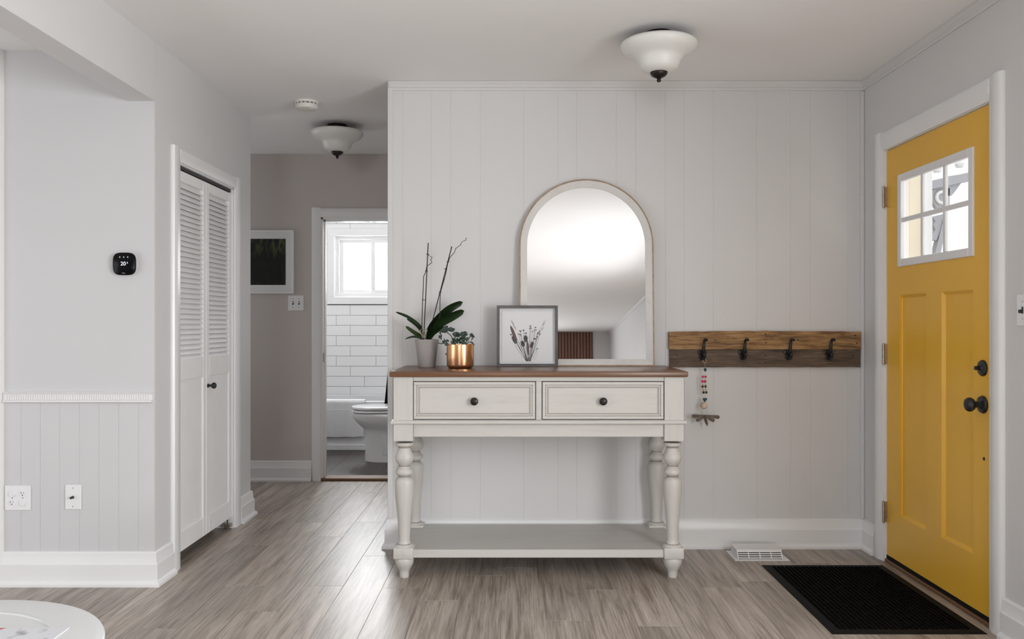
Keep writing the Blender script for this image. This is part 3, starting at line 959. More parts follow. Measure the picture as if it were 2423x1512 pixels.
# moulding strip that wraps the legs
bm = bm_new()
mp_ = [(0, 0), (0.010, 0.003), (0.012, 0.008), (0.008, 0.018), (0, 0.020)]
prism(bm, mp_, lambda u, v, t: (t + (u if t > 0 else -u), lyf[0] - u, 0.720 + v), lx[0][0], lx[1][1])
prism(bm, mp_, lambda u, v, t: (lx[0][0] - u, t + (-u if t < 4 else 0), 0.720 + v), lyf[0], lyb[1])
prism(bm, mp_, lambda u, v, t: (lx[1][1] + u, t + (-u if t < 4 else 0), 0.720 + v), lyf[0], lyb[1])
obj('waist_moulding', bm, M['greige'], ct)
def leg(cx, cy):
    w = 0.0455
    bm = bm_new()
    box(bm, cx - w, cx + w, cy - w + 0.002, cy + w - 0.002, 0.642, tz0, bev=0.002)
    g = lambda yc: CAM_Z - ((840 + yc / 2.7) - 765) / S(3.944)
    k = 1 / (2.7 * S(3.944))
    pr = [(54, 557), (58, 560), (59, 567), (55, 576), (40, 584), (36, 589), (38, 596), (43, 606), (54, 630), (59, 650), (58, 664), (50, 685), (38, 697), (33, 703), (34, 712),
          (42, 720), (52, 732), (56, 744), (53, 756), (40, 766), (34, 772), (36, 778), (50, 786), (57, 798), (60, 815), (60, 840), (57, 900), (52, 950), (46, 1000), (42, 1050), (39, 1100), (37, 1150), (36, 1180),
          (38, 1192), (42, 1198), (44, 1203), (54, 1208), (60, 1218), (59, 1230), (52, 1238)]
    lathe(bm, [(r * k, g(yc)) for r, yc in pr], 36, (cx, cy, 0))
    box(bm, cx - w - 0.001, cx + w + 0.001, cy - w, cy + w, 0.094, 0.147, bev=0.006, seg=2)
    fo = [(54, 0.096), (60, 0.090), (62, 0.082), (60, 0.070), (55, 0.060), (46, 0.048), (38, 0.038), (32, 0.028), (31, 0.018), (31, 0.006), (28, 0.0)]
    lathe(bm, [(r * k * 0.98, z) for r, z in fo], 36, (cx, cy, 0))
    lo = obj('leg', bm, M['greige_v'], ct)
    # brown glaze left in the turned necks
    for r_, yc in ((37.5, 588), (34.3, 706), (35.3, 774), (44.3, 1202.5)):
        bm = bm_new()
        lathe(bm, [(r_ * k + 0.0003, g(yc + 2)), (r_ * k + 0.0012, g(yc)), (r_ * k + 0.0003, g(yc - 2))], 36, (cx, cy, 0), cap=False)
        obj('glaze_ring', bm, M['glaze'], lo)
for cx in ((lx[0][0] + lx[0][1]) / 2, (lx[1][0] + lx[1][1]) / 2):
    for cy in ((lyf[0] + lyf[1]) / 2, (lyb[0] + lyb[1]) / 2):
        leg(cx, cy)
obj('lower_shelf', boxes([(lx[0][0] + 0.012, lx[1][1] - 0.012, lyf[0] + 0.012, lyb[1] - 0.012, 0.098, 0.136)], 0.003), M['greige'], ct)
def drawer(x0, x1):
    z0, z1 = 0.745, 0.918
    dr = obj('drawer', bx(x0, x1, yf + 0.004, yf + 0.028, z0, z1, bev=0.0015), M['greige'], ct)
    # stepped moulding: outer flat, groove, bead, field
    def ring(ins0, ins1, y0_, y1_):
        a0, a1, c0, c1 = x0 + ins0, x1 - ins0, z0 + ins0, z1 - ins0
        w = ins1 - ins0
        return [(a0, a1, y0_, y1_, c0, c0 + w), (a0, a1, y0_, y1_, c1 - w, c1), (a0, a0 + w, y0_, y1_, c0 + w, c1 - w), (a1 - w, a1, y0_, y1_, c0 + w, c1 - w)]
    obj('frame_moulding', boxes(ring(0.001, 0.014, yf - 0.003, yf + 0.006) + ring(0.0155, 0.0225, yf - 0.0005, yf + 0.006) + ring(0.0235, 0.027, yf + 0.0015, yf + 0.006), 0.0012), M['greige'], dr)
    obj('glaze_line', boxes(ring(0.014, 0.0157, yf + 0.0012, yf + 0.006) + ring(0.0225, 0.0237, yf + 0.0022, yf + 0.006) + ring(0.027, 0.0283, yf + 0.0033, yf + 0.006)), M['glaze'], dr)
    bm = bm_new()
    xc, zc = (x0 + x1) / 2, PZ(950, 3.885)
    lathe(bm, [(0.0001, 0), (0.011, 0), (0.009, -0.003), (0.007, -0.008), (0.008, -0.012), (0.015, -0.016), (0.0185, -0.021), (0.0175, -0.027), (0.011, -0.031), (0.0001, -0.032)], 28, (xc, yf + 0.004, zc), axis='Y')
    k_ = obj('knob', bm, M['bronze'], dr); k_['label'] = 'round dark bronze knob'
drawer(X0 + 0.002, XM - 0.0165)
drawer(XM + 0.0165, X1 - 0.003)

TABLE = tz1
# ---- arched mirror leaning on the wall
mb, mt = 4.380, 0.985
tilt = R(3.5)
mi = thing('arched_mirror', 'large arched mirror in whitewashed frame leaning on the paneled wall', 'mirror', (PX(1389, 4.38), mb, TABLE), (-tilt, 0, R(0.0)))
def arch(w, h0, top, n=48, bottom=0.0):
    """outline from lower left over the arch to lower right, half width w"""
    pts = [(-w, bottom), (-w, h0)]
    for i in range(1, n):
        a = math.pi - math.pi * i / n
        pts.append((w * math.cos(a), h0 + (top - h0) * math.sin(a)))
    pts += [(w, h0), (w, bottom)]
    return pts
W_ = 0.352
H0, HT = 0.635, 0.985
def arch_ring(bm, o_, i_, y_front_o, y_front_i, y_back):
    n = len(o_)
    def loop(pts, y):
        return [bm.verts.new((x, y, z)) for x, z in pts]
    A, B = loop(o_, y_back), loop(o_, y_front_o)
    C_, D = loop(i_, y_front_i), loop(i_, y_back)
    for P, Q in ((A, B), (B, C_), (C_, D), (D, A)):
        for k in range(n):
            j = (k + 1) % n
            bm.faces.new((P[k], P[j], Q[j], Q[k]))
t1, t2 = 0.006, 0.041
bm = bm_new()
arch_ring(bm, arch(W_ - t1 + 0.0005, H0, HT - t1 + 0.0005, bottom=t1 - 0.0005), arch(W_ - t2, H0, HT - t2, bottom=t2 - 0.004), -0.001, 0.014, 0.024)
obj('frame', bm, M['mframe'], mi, local=True, smooth=30)
bm = bm_new()
arch_ring(bm, arch(W_, H0, HT, bottom=0.0), arch(W_ - t1, H0, HT - t1, bottom=t1), -0.004, -0.004, 0.022)
obj('outer_rim', bm, M['mrim'], mi, local=True, smooth=30)
bm = bm_new()
pts = arch(W_ - t2 + 0.004, H0, HT - t2 + 0.004, bottom=t2 - 0.008)
prism(bm, pts, lambda u, v, t: (u, t, v), 0.016, 0.020)
obj('mirror_glass', bm, M['mirror'], mi, local=True, smooth=0)

# ---- small framed bouquet print in front of the mirror
fdp = 4.335
fw = 145 / S(fdp); fh = 145 / S(fdp)
fr = thing('picture_frame', 'small square grey frame with dried bouquet print on the console table', 'picture frame', (PX(1248, fdp), fdp, TABLE), (R(-3.2), 0, R(0.6)))
w2, b_ = fw / 2, 0.0145
obj('frame', boxes([(-w2, w2, 0, 0.03, 0, b_), (-w2, w2, 0, 0.03, fh - b_, fh), (-w2, -w2 + b_, 0, 0.03, b_, fh - b_), (w2 - b_, w2, 0, 0.03, b_, fh - b_)], 0.001), M['gframe'], fr, local=True)
obj('mat_board', bx(-w2 + b_ - 0.001, w2 - b_ + 0.001, 0.020, 0.024, b_ - 0.001, fh - b_ + 0.001), M['matboard'], fr, local=True)
pr_ = obj('print_sheet', bx(-w2 + 0.027, w2 - 0.028, 0.0165, 0.0185, 0.025, fh - 0.030), M['paper'], fr, local=True)
obj('frame_spacer', boxes([(-w2 + b_, w2 - b_, 0.004, 0.020, b_, b_ + 0.0015), (-w2 + b_, -w2 + b_ + 0.0015, 0.004, 0.020, b_, fh - b_), (w2 - b_ - 0.0015, w2 - b_, 0.004, 0.020, b_, fh - b_), (-w2 + b_, w2 - b_, 0.004, 0.020, fh - b_ - 0.0015, fh - b_)]), M['matboard'], fr, local=True)
kk = 1 / (8.4 * S(fdp))
def u_(cx): return (cx - 740) * kk
def v_(cy): return (1385 - cy) * kk
YP = 0.0163
def flat_poly(bm, pts, y=YP):
    bm.faces.new([bm.verts.new((x, y, z)) for x, z in pts])
def flat_line(bm, pts, w, y=YP):
    for (x0, z0), (x1, z1) in zip(pts, pts[1:]):
        d = Vector((x1 - x0, z1 - z0)); L_ = d.length
        if L_ < 1e-7: continue
        n_ = Vector((-d.y, d.x)) / L_ * w / 2
        flat_poly(bm, [(x0 + n_.x, z0 + n_.y), (x1 + n_.x, z1 + n_.y), (x1 - n_.x, z1 - n_.y), (x0 - n_.x, z0 - n_.y)], y)
def flat_oval(bm, cx, cy, rx, ry, ang, y=YP, n=16):
    pts = []
    for i in range(n):
        a = 2 * math.pi * i / n
        x, z = rx * math.cos(a), ry * math.sin(a)
        ca, sa = math.cos(ang), math.sin(ang)
        pts.append((u_(cx) + (x * ca - z * sa) * kk, v_(cy) + (x * sa + z * ca) * kk))
    flat_poly(bm, pts, y)
heads = [(805, 580, 748), (805, 625, 752), (895, 605, 765), (905, 655, 768), (845, 690, 760), (660, 660, 745), (600, 675, 742), (710, 720, 750), (410, 745, 720),
         (570, 740, 735), (610, 755, 738), (985, 740, 790), (940, 800, 790), (880, 830, 780), (935, 1030, 800), (950, 720, 785), (905, 830, 788)]
bm = bm_new()
for (hx, hy, bx_) in heads:
    mx_ = (hx + bx_) / 2 + (hx - 770) * 0.12; my = (hy + 1280) / 2
    flat_line(bm, [(u_(hx), v_(hy)), (u_(mx_), v_(my)), (u_(bx_), v_(1280))], 5 * kk)
for (ax, ay, bx_) in ((535, 905, 722), (510, 900, 735), (665, 985, 742), (760, 1150, 765), (815, 1010, 785), (560, 880, 748), (850, 1000, 800)):
    flat_line(bm, [(u_(ax), v_(ay)), (u_(bx_), v_(1280))], 9 * kk)
flat_line(bm, [(u_(935), v_(1060)), (u_(930), v_(1140)), (u_(900), v_(1230)), (u_(860), v_(1260))], 3 * kk)
obj('printed_stems', bm, M['ink_grey'], pr_, local=True, smooth=0)
bm = bm_new()
for (hx, hy, _) in heads:
    for q in range(9):
        a = random.uniform(0, 6.28); r_ = random.uniform(4, 26)
        flat_oval(bm, hx + math.cos(a) * r_, hy + math.sin(a) * r_ * 0.7, random.uniform(5, 11), random.uniform(4, 8), a, YP - 0.0001 - 0.00002 * q, 8)
for (cx, cy, rx, ry, an) in ((485, 850, 42, 88, 0.45), (708, 832, 40, 72, 0.05), (650, 932, 40, 62, 0.25), (828, 955, 34, 66, -0.3)):
    flat_oval(bm, cx, cy, rx, ry, an, YP - 0.0002)
    for q in range(10):
        a = random.uniform(0, 3.14)
        flat_line(bm, [(u_(cx), v_(cy)), (u_(cx + math.cos(a) * rx * 1.7), v_(cy - math.sin(a) * ry * 1.3))], 3 * kk, YP - 0.0002)
obj('printed_seed_heads', bm, M['ink_grey'], pr_, local=True, smooth=0)
for (x0_, y0_, x1_, y1_, w_) in ((408, 580, 530, 885, 30), (742, 880, 762, 1160, 24)):
    bm = bm_new()
    L_ = math.hypot(x1_ - x0_, y1_ - y0_)
    an = math.atan2((x1_ - x0_), (y1_ - y0_))
    flat_oval(bm, (x0_ + x1_) / 2, (y0_ + y1_) / 2, w_, L_ / 2 + 12, an, YP - 0.0004, 22)
    obj('printed_spike', bm, M['ink_mauve'], pr_, local=True, smooth=0)
for (x0_, y0_, x1_, y1_) in ((1095, 480, 960, 720), (430, 480, 520, 660), (1050, 620, 900, 800)):
    bm = bm_new()
    for q in range(60):
        t = random.random()
        px_, py_ = x0_ + (x1_ - x0_) * t, y0_ + (y1_ - y0_) * t
        a = math.atan2(y0_ - y1_, x0_ - x1_) + random.uniform(-0.7, 0.7)
        flat_line(bm, [(u_(px_), v_(py_)), (u_(px_ + 40 * math.cos(a)), v_(py_ + 40 * math.sin(a)))], 4 * kk, YP + 0.00006)
    obj('printed_grass', bm, M['ink_pale'], pr_, local=True, smooth=0)

# ---- orchid
def leaf_bm(pts, w, fold=0.25, nu=14, nv=7, thick=0.0016, side=None, tipw=0.35):
    """blade along a centre line; w = half width, fold = V depth"""
    pts = [Vector(p) for p in pts]
    def cr(t):
        n = len(pts) - 1
        f = min(t * n, n - 1e-6); i = int(f); u = f - i
        p0, p1, p2, p3 = pts[max(i - 1, 0)], pts[i], pts[i + 1], pts[min(i + 2, n)]
        return 0.5 * ((2 * p1) + (p2 - p0) * u + (2 * p0 - 5 * p1 + 4 * p2 - p3) * u * u + (3 * p1 - p0 - 3 * p2 + p3) * u ** 3)
    bm = bm_new()
    rows = []
    for i in range(nu + 1):
        t = i / nu
        c = cr(t)
        tg = (cr(min(t + 0.02, 1)) - cr(max(t - 0.02, 0))).normalized()
        s = side if side is not None else tg.cross(Vector((0, 0, 1)))
        s = (s - tg * s.dot(tg)).normalized()
        nrm = s.cross(tg).normalized()
        ww = w * (tipw + (1 - tipw) * math.sin(math.pi * min(1, t * 0.62 + 0.12)) ** 1.0) if t < 0.6 else w * math.sqrt(max(0, 1 - ((t - 0.6) / 0.4) ** 2.2))
        ww = max(ww, 0.0006)
        row = []
        for k in range(nv):
            q = -1 + 2 * k / (nv - 1)
            row.append(bm.verts.new(c + s * q * ww + nrm * (abs(q) ** 1.4) * ww * fold))
        rows.append(row)
    for a, b in zip(rows, rows[1:]):
        for k in range(nv - 1):
            bm.faces.new((a[k], a[k + 1], b[k + 1], b[k]))
    bmesh.ops.solidify(bm, geom=bm.faces[:], thickness=thick)
    return bm
od = 4.30
ocx, ocy = PX(1010, od), od
def OP(cx, cy, dd=0.0):
    """point of the orchid from the plant close-up (4.2x crop at 900,540)"""
    d = od + dd
    return (PX(900 + cx / 4.2, d), d, PZ(540 + cy / 4.2, d))
orch = thing('potted_orchid', 'orchid with two bare staked stems in a matte grey pot', 'potted plant', (ocx, ocy, TABLE))
bm = bm_new()
ph = 0.141
lathe(bm, [(0.0001, 0), (0.041, 0), (0.0435, 0.003), (0.0605, ph - 0.004), (0.0608, ph), (0.0585, ph), (0.0575, ph - 0.006), (0.052, 0.09), (0.0001, 0.09)], 48, (ocx, ocy, TABLE))
o = obj('pot', bm, M['pot'], orch); o['label'] = 'tapered matte grey pot'
bm = bm_new()
lathe(bm, [(0.056, 0), (0.055, 0.004), (0.03, 0.008), (0.0001, 0.010)], 32, (ocx, ocy, TABLE + ph - 0.022))
obj('soil', bm, M['soil'], orch)
L_ = [  # points, half width, fold, material, side hint
    ([OP(425, 1085, 0.0), OP(395, 980, -0.01), OP(280, 890, -0.03), OP(150, 834, -0.05)], 0.0105, 0.3, 'leaf', Vector((0.3, 0.75, 0.6))),
    ([OP(425, 1090, 0.0), OP(390, 1005, 0.02), OP(330, 945, 0.03), OP(262, 900, 0.04)], 0.0105, 0.3, 'leaf', Vector((0.3, 0.75, 0.6))),
    ([OP(430, 1098, -0.01), OP(390, 1070, -0.02), OP(330, 1035, -0.045), OP(250, 975, -0.06)], 0.0125, 0.2, 'leaf2', Vector((0.35, 0.7, 0.8))),
    ([OP(430, 1105, 0.0), OP(380, 1088, 0.03), OP(320, 1082, 0.05), OP(247, 1102, 0.06)], 0.012, 0.2, 'leaf2', Vector((0, 1, 0.5))),
    ([OP(455, 1100, 0.01), OP(500, 985, 0.01), OP(600, 870, 0.02), OP(700, 790, 0.03), OP(820, 733, 0.05)], 0.0235, 0.2, 'leaf', Vector((0.30, 0.55, -0.9))),
    ([OP(470, 1105, -0.01), OP(520, 1020, -0.02), OP(610, 930, -0.03), OP(720, 870, -0.03), OP(833, 818, -0.02)], 0.0265, 0.2, 'leaf', Vector((0.25, 0.6, -0.85))),
    ([OP(470, 1105, -0.02), OP(510, 1055, -0.03), OP(570, 1010, -0.05), OP(650, 985, -0.05)], 0.013, 0.25, 'leaf', Vector((0.2, 0.7, -0.7))),
]
for pts, w, fo, mm, sd in L_:
    obj('leaf', leaf_bm(pts, w, fo, side=sd), M[mm], orch, smooth=60)
for a, b in ((OP(432, 1090), OP(475, 146)), (OP(476, 1090, 0.01), OP(710, 182, 0.01))):
    bm = bm_new(); tube(bm, [a, b], 0.0026, 8); obj('stake', bm, M['stake'], orch)
st1 = [OP(412, 1090, -.004), OP(414, 900, -.004), OP(421, 700, -.004), OP(426, 600, -.004), OP(430, 480, -.004), OP(452, 430, -.004), OP(462, 378, -.004), OP(490, 358, -.006), OP(511, 341, -.008), OP(508, 325, -.01), OP(500, 314, -.01), OP(508, 302, -.01), OP(514, 290, -.01), OP(498, 280, -.008), OP(481, 270, -.006), OP(480, 256, -.006)]
st2 = [OP(500, 1095, .004), OP(592, 880, .004), OP(592, 740, .004), OP(597, 640, .004), OP(625, 545, .004), OP(650, 455, .004), OP(668, 360, .004), OP(690, 292, .004), OP(735, 243, 0), OP(750, 201, 0), OP(775, 182, 0), OP(798, 166, 0), OP(808, 137, 0), OP(848, 119, 0), OP(847, 108, 0), OP(855, 101, 0)]
st2 = st2[1:]
st2.insert(0, OP(545, 1000, .0)); st2.insert(0, OP(475, 1095, .0))
for pts in (st1, st2):
    n_ = len(pts)
    bm = bm_new(); tube(bm, pts, [0.0024 * (1 - 0.55 * i / n_) for i in range(n_)], 7)
    for p in pts[6::2]:
        ball(bm, p, 0.0024, u=8, v=6)
    obj('stem', bm, M['stem'], orch, smooth=50)
for (cx, cy) in ((458, 425), (430, 712), (595, 635), (672, 332), (648, 405), (470, 258)):
    c = Vector(OP(cx, cy))
    bm = bm_new(); lathe(bm, [(0.0036, -0.0018), (0.0048, -0.0018), (0.0048, 0.0018), (0.0036, 0.0018), (0.0036, -0.0018)], 12, c, cap=False)
    box(bm, c.x - 0.0085, c.x + 0.0085, c.y - 0.0012, c.y + 0.0012, c.z - 0.0012, c.z + 0.0012)
    obj('clip', bm, M['stake'], orch)
for q in range(5):
    bm = bm_new()
    a = OP(420 + q * 8, 1090, -0.03); b = OP(400 + q * 14, 1040, -0.045); c = OP(395 + q * 18 + (q % 2) * 12, 1015, -0.035); d = OP(430 + (q - 2) * 6, 1000, -0.01)
    tube(bm, [a, b, c, d], 0.0016, 6); obj('air_root', bm, M['root'], orch)

# ---- succulent in copper pot
sd_ = 4.18
scx = PX(1089, sd_)
suc = thing('potted_succulent', 'dark green succulent in a shiny copper pot beside the orchid', 'potted plant', (scx, sd_, TABLE))
bm = bm_new()
rr = 0.0672; hh = 0.119
lathe(bm, [(0.0001, 0.0), (rr - 0.016, 0.0), (rr - 0.008, 0.003), (rr - 0.0025, 0.009), (rr, 0.018), (rr, hh - 0.001), (rr - 0.001, hh), (rr - 0.0028, hh - 0.0005), (rr - 0.003, 0.095), (0.0001, 0.095)], 64, (scx, sd_, TABLE))
o = obj('copper_pot', bm, M['copper'], suc); o['label'] = 'round copper pot'
bm = bm_new(); lathe(bm, [(rr - 0.004, 0), (0.03, 0.006), (0.0001, 0.007)], 28, (scx, sd_, TABLE + 0.098)); obj('soil', bm, M['soil'], suc)
def SP(cx, cy, dd=0.0):
    d = sd_ + dd
    return Vector((PX(1030 + cx / 12.6, d), d, PZ(760 + cy / 12.6, d)))
stems = [[SP(560, 760, 0), SP(540, 620, -.01), SP(480, 440, -.02), SP(310, 300, -.02)],
         [SP(560, 760, .01), SP(570, 560, .0), SP(620, 430, .0)],
         [SP(800, 760, 0), SP(790, 620, 0), SP(850, 400, -.01)],
         [SP(900, 760, -.01), SP(920, 620, -.02), SP(1040, 460, -.02), SP(1100, 400, -.02)],
         [SP(880, 740, .02), SP(1000, 610, .03), SP(1080, 640, .03), SP(1170, 710, .03)],
         [SP(450, 750, -.02), SP(350, 640, -.03), SP(250, 520, -.03)],
         [SP(430, 740, .02), SP(270, 660, .03), SP(160, 670, .03), SP(80, 650, .03)],
         [SP(390, 1010, .06), SP(330, 1010, .06), SP(300, 975, .06), SP(345, 950, .06)]]
for s_ in stems:
    bm = bm_new(); tube(bm, s_, 0.0022, 7); obj('stem', bm, M['stem'], suc, smooth=60)
rng = random.Random(4)
def fat_leaf(base, dirv, up, L, w):
    """obovate thick leaf"""
    dirv = dirv.normalized(); s = dirv.cross(up).normalized(); n = s.cross(dirv)
    bm = bm_new()
    rows = []
    prof = [(0.0, 0.12), (0.18, 0.32), (0.4, 0.68), (0.62, 0.96), (0.8, 0.95), (0.93, 0.66), (1.0, 0.12)]
    for t, q in prof:
        c = base + dirv * L * t + n * L * 0.16 * math.sin(t * 2.2)
        ring = []
        for k in range(8):
            a = 2 * math.pi * k / 8
            ring.append(bm.verts.new(c + s * math.cos(a) * w * q + n * math.sin(a) * w * q * 0.28))
        rows.append(ring)
    for a, b in zip(rows, rows[1:]):
        for k in range(8):
            j = (k + 1) % 8
            bm.faces.new((a[k], a[j], b[j], b[k]))
    bm.faces.new(rows[0][::-1]); bm.faces.new(rows[-1])
    return bm
clusters = [(SP(310, 300, -.03), 7, 0.027, (-0.3, -0.5, 0.5)), (SP(450, 300, -.02), 5, 0.025, (0.2, -0.5, 0.6)), (SP(620, 440, .0), 6, 0.025, (0.1, -0.5, 0.6)),
            (SP(850, 430, -.02), 6, 0.024, (0, -0.6, 0.6)), (SP(860, 560, -.02), 4, 0.023, (0.1, -0.8, 0.1)), (SP(1080, 450, -.02), 6, 0.018, (0.5, -0.4, 0.5)),
            (SP(560, 600, -.03), 4, 0.022, (0, -0.7, -0.2)), (SP(200, 430, -.03), 4, 0.023, (-0.7, -0.3, -0.1)), (SP(340, 600, -.03), 3, 0.022, (-0.2, -0.6, -0.4)),
            (SP(680, 560, .0), 4, 0.022, (0.2, -0.6, -0.1)), (SP(1050, 590, -.01), 2, 0.02, (0.8, -0.3, 0.0))]
for c, n_, L, ax in clusters:
    ax = Vector(ax).normalized()
    e1 = ax.orthogonal().normalized(); e2 = ax.cross(e1)
    a0 = rng.uniform(0, 6.28)
    for k in range(n_):
        a = a0 + 2 * math.pi * k / n_ + rng.uniform(-0.2, 0.2)
        dv = e1 * math.cos(a) + e2 * math.sin(a) + ax * rng.uniform(0.15, 0.6)
        obj('leaf', fat_leaf(c, dv, ax, L * rng.uniform(0.85, 1.15), L * 0.40), M['succ'], suc, smooth=60)

# ---- coat rack
cr_y = YB
rk = thing('coat_rack', 'reclaimed wood coat rack with four black iron hooks on the wall', 'coat rack', (PX(1809, YB), YB, PZ(869, YB)))
cd_ = YB - 0.022
def ragged(x0, x1, z0, z1, y0, y1, seed, zl=None):
    r_ = random.Random(seed)
    n = 22
    bm = bm_new()
    top, bot = [], []
    for i in range(n + 1):
        x = x0 + (x1 - x0) * i / n
        top.append((x, z1 + r_.uniform(-.0012, .0012) + (0.004 * math.sin(math.pi * i / n) if zl else 0)))
        bot.append((x, z0 + r_.uniform(-.001, .001)))
    prism(bm, bot + top[::-1], lambda u, v, t: (u, t, v), y0, y1)
    return bm
rx0, rx1 = PX(1583, cd_), PX(2037, cd_)
rz0, rzm, rz1 = PZ(869, cd_), PZ(826.5, cd_), PZ(785, cd_)
obj('upper_board', ragged(rx0, rx1, rzm + 0.0006, rz1, cd_ - 0.004, YB - 0.002, 1, True), M['barn_hi'], rk)
obj('lower_board', ragged(rx0 + 0.005, rx1 - 0.003, rz0, rzm - 0.0006, cd_, YB - 0.002, 2), M['barn_lo'], rk)
bm = bm_new()
for (px_, py_, up) in ((1811, 791, 1), (1812, 811, 1), (2023, 794, 1), (2027, 812, 1), (1692, 805, 1), (1602, 842, 0), (1602, 859, 0), (1811, 841, 0), (1811, 858, 0), (2018, 841, 0), (1888, 804, 1)):
    lathe(bm, [(0.0001, 0), (0.004, 0), (0.003, -0.0012), (0.0001, -0.0014)], 10, (PX(px_, cd_), cd_ - (0.004 if up else 0), PZ(py_, cd_)), axis='Y')
no = obj('nail_heads', bm, M['bronze'], rk); no['kind'] = 'stuff'
def hook(px_):
    x, z = PX(px_, cd_), PZ(838, cd_)
    y = cd_
    bm = bm_new()
    # lobed back plate: two ears and a tongue
    ball(bm, (x - 0.013, y - 0.003, z + 0.010), 0.0115, sy=0.35)
    ball(bm, (x + 0.013, y - 0.003, z + 0.010), 0.0115, sy=0.35)
    ball(bm, (x, y - 0.003, z - 0.012), 0.016, sy=0.4, sz=1.2)
    ball(bm, (x, y - 0.004, z + 0.004), 0.013, sy=0.6, sz=1.6)
    pl = obj('hook', bm, M['black'], rk, smooth=60)
    bm = bm_new()
    tube(bm, [(x, y - 0.004, z + 0.004), (x + 0.001, y - 0.024, z + 0.010), (x + 0.002, y - 0.034, z + 0.026), (x + 0.003, y - 0.036, z + 0.052), (x + 0.004, y - 0.038, z + 0.070), (x + 0.007, y - 0.046, z + 0.079), (x + 0.011, y - 0.056, z + 0.078), (x + 0.012, y - 0.062, z + 0.073)],
         [0.012, 0.011, 0.0088, 0.0075, 0.007, 0.0075, 0.0078, 0.006], 12)
    obj('upper_prong', bm, M['black'], pl, smooth=60)
    bm = bm_new()
    tube(bm, [(x, y - 0.004, z - 0.008), (x + 0.001, y - 0.018, z - 0.018), (x + 0.002, y - 0.032, z - 0.022), (x + 0.003, y - 0.044, z - 0.014), (x + 0.003, y - 0.048, z - 0.002)],
         [0.011, 0.0105, 0.0092, 0.008, 0.0075], 12)
    ball(bm, (x + 0.003, y - 0.048, z - 0.001), 0.0092)
    obj('lower_prong', bm, M['black'], pl, smooth=60)
for p in (1661, 1757, 1864, 1959):
    hook(p)

# ---- beaded dragonfly charm hanging from the first hook
gd = cd_ - 0.034
def GP(px_, py_, dd=0.0):
    return (PX(px_, gd + dd), gd + dd, PZ(py_, gd + dd))
ch = thing('dragonfly_charm', 'beaded string with metal dragonfly hanging from the leftmost coat hook', 'hanging ornament', GP(1667.5, 854))
bm = bm_new()
c = Vector(GP(1667.5, 854))
ringp = [c + Vector((0.0098 * math.cos(a), 0.003 * math.sin(a), 0.0098 * math.sin(a))) for a in [2 * math.pi * i / 24 for i in range(25)]]
tube(bm, ringp, 0.0016, 8); obj('ring', bm, M['ring'], ch, smooth=60)
bm = bm_new()
tube(bm, [GP(1668, 859), GP(1668.5, 884)], 0.0005, 5)
for s_ in (-1, 1):
    tube(bm, [GP(1668.5, 884), GP(1666.5 + 3 * s_, 892), GP(1665.5 + 3.2 * s_, 905), GP(1666.5 + 3 * s_, 930), GP(1668 + 2 * s_, 950), GP(1666, 958)], 0.0005, 5)
obj('string', bm, M['thread'], ch)
def bead(px_, py_, r, m, sz=1.0, sx=1.0):
    bm = bm_new()
    if m == 'teal':
        lathe(bm, [(0.0001, -r * 1.3), (r * 0.55, -r * 0.9), (r, -r * 0.15), (r, r * 0.15), (r * 0.55, r * 0.9), (0.0001, r * 1.3)], 8, GP(px_, py_))
    else:
        ball(bm, GP(px_, py_), r, sx=sx, sy=sx, sz=sz, u=12, v=8)
    obj('bead', bm, M[m], ch, smooth=60 if m != 'teal' else 20)
bead(1668.8, 875, 0.0082, 'teal')
for s_ in (-1, 1):
    bead(1666.3 + 3.2 * s_, 891.5, 0.0066, 'pink'); bead(1665.7 + 3.2 * s_, 897.2, 0.0040, 'blush'); bead(1665.5 + 3.2 * s_, 902.5, 0.0072, 'pink')
    bead(1665.8 + 3.2 * s_, 908.5, 0.0038, 'blush'); bead(1666 + 3.4 * s_, 914.5, 0.0062, 'amber', 1.35); bead(1667 + 3.2 * s_, 922.2, 0.0045, 'lime'); bead(1668 + 3.2 * s_, 928.5, 0.0066, 'navy', 1.1)
    bead(1668 + 2.8 * s_, 944.5, 0.0058, 'teal')
bead(1667.8, 946.5, 0.0085, 'teal')
bm = bm_new(); ball(bm, GP(1666, 959.8), 0.0195, sz=0.95, u=20, v=14); o = obj('wooden_ball', bm, M['bone'], ch, smooth=60)
bm = bm_new()
tube(bm, [GP(1661.5, 969), GP(1662.5, 973), GP(1663, 983)], 0.0007, 5)
tube(bm, [GP(1672.5, 969), GP(1672, 973), GP(1672.5, 983)], 0.0007, 5)
obj('wire_hanger', bm, M['wire'], ch)
def wing(x0, y0, x1, y1, r0, r1):
    a, b = Vector(GP(x0, y0)), Vector(GP(x1, y1))
    d = (b - a); L = d.length; d.normalize(); n_ = Vector((-d.z, 0, d.x))
    pts = []
    for i in range(9):
        t = math.pi / 2 + math.pi * i / 8
        pts.append(a + d * math.cos(t) * r0 + n_ * math.sin(t) * r0)
    for i in range(9):
        t = -math.pi / 2 + math.pi * i / 8
        pts.append(b + d * math.cos(t) * r1 + n_ * math.sin(t) * r1)
    bm = bm_new()
    prism(bm, [(p.x, p.z) for p in pts], lambda u, v, t: (u, t, v), gd - 0.001, gd + 0.001)
    bmesh.ops.bevel(bm, geom=bm.edges[:], offset=0.0003, segments=1, affect='EDGES')
    obj('wing', bm, M['wing'], ch)
wing(1667, 983.5, 1641.5, 985, 0.0042, 0.0102)
wing(1668, 983.5, 1698.5, 987, 0.0042, 0.0096)
wing(1666, 987, 1651, 994, 0.0036, 0.0098)
wing(1670, 987, 1687, 994.5, 0.0036, 0.0098)
bm = bm_new()
a, b = Vector(GP(1667, 984)), Vector(GP(1674, 1008.5))
tube(bm, [a, a.lerp(b, 0.25), a.lerp(b, 0.7), b], [0.0055, 0.0065, 0.006, 0.0008], 8)
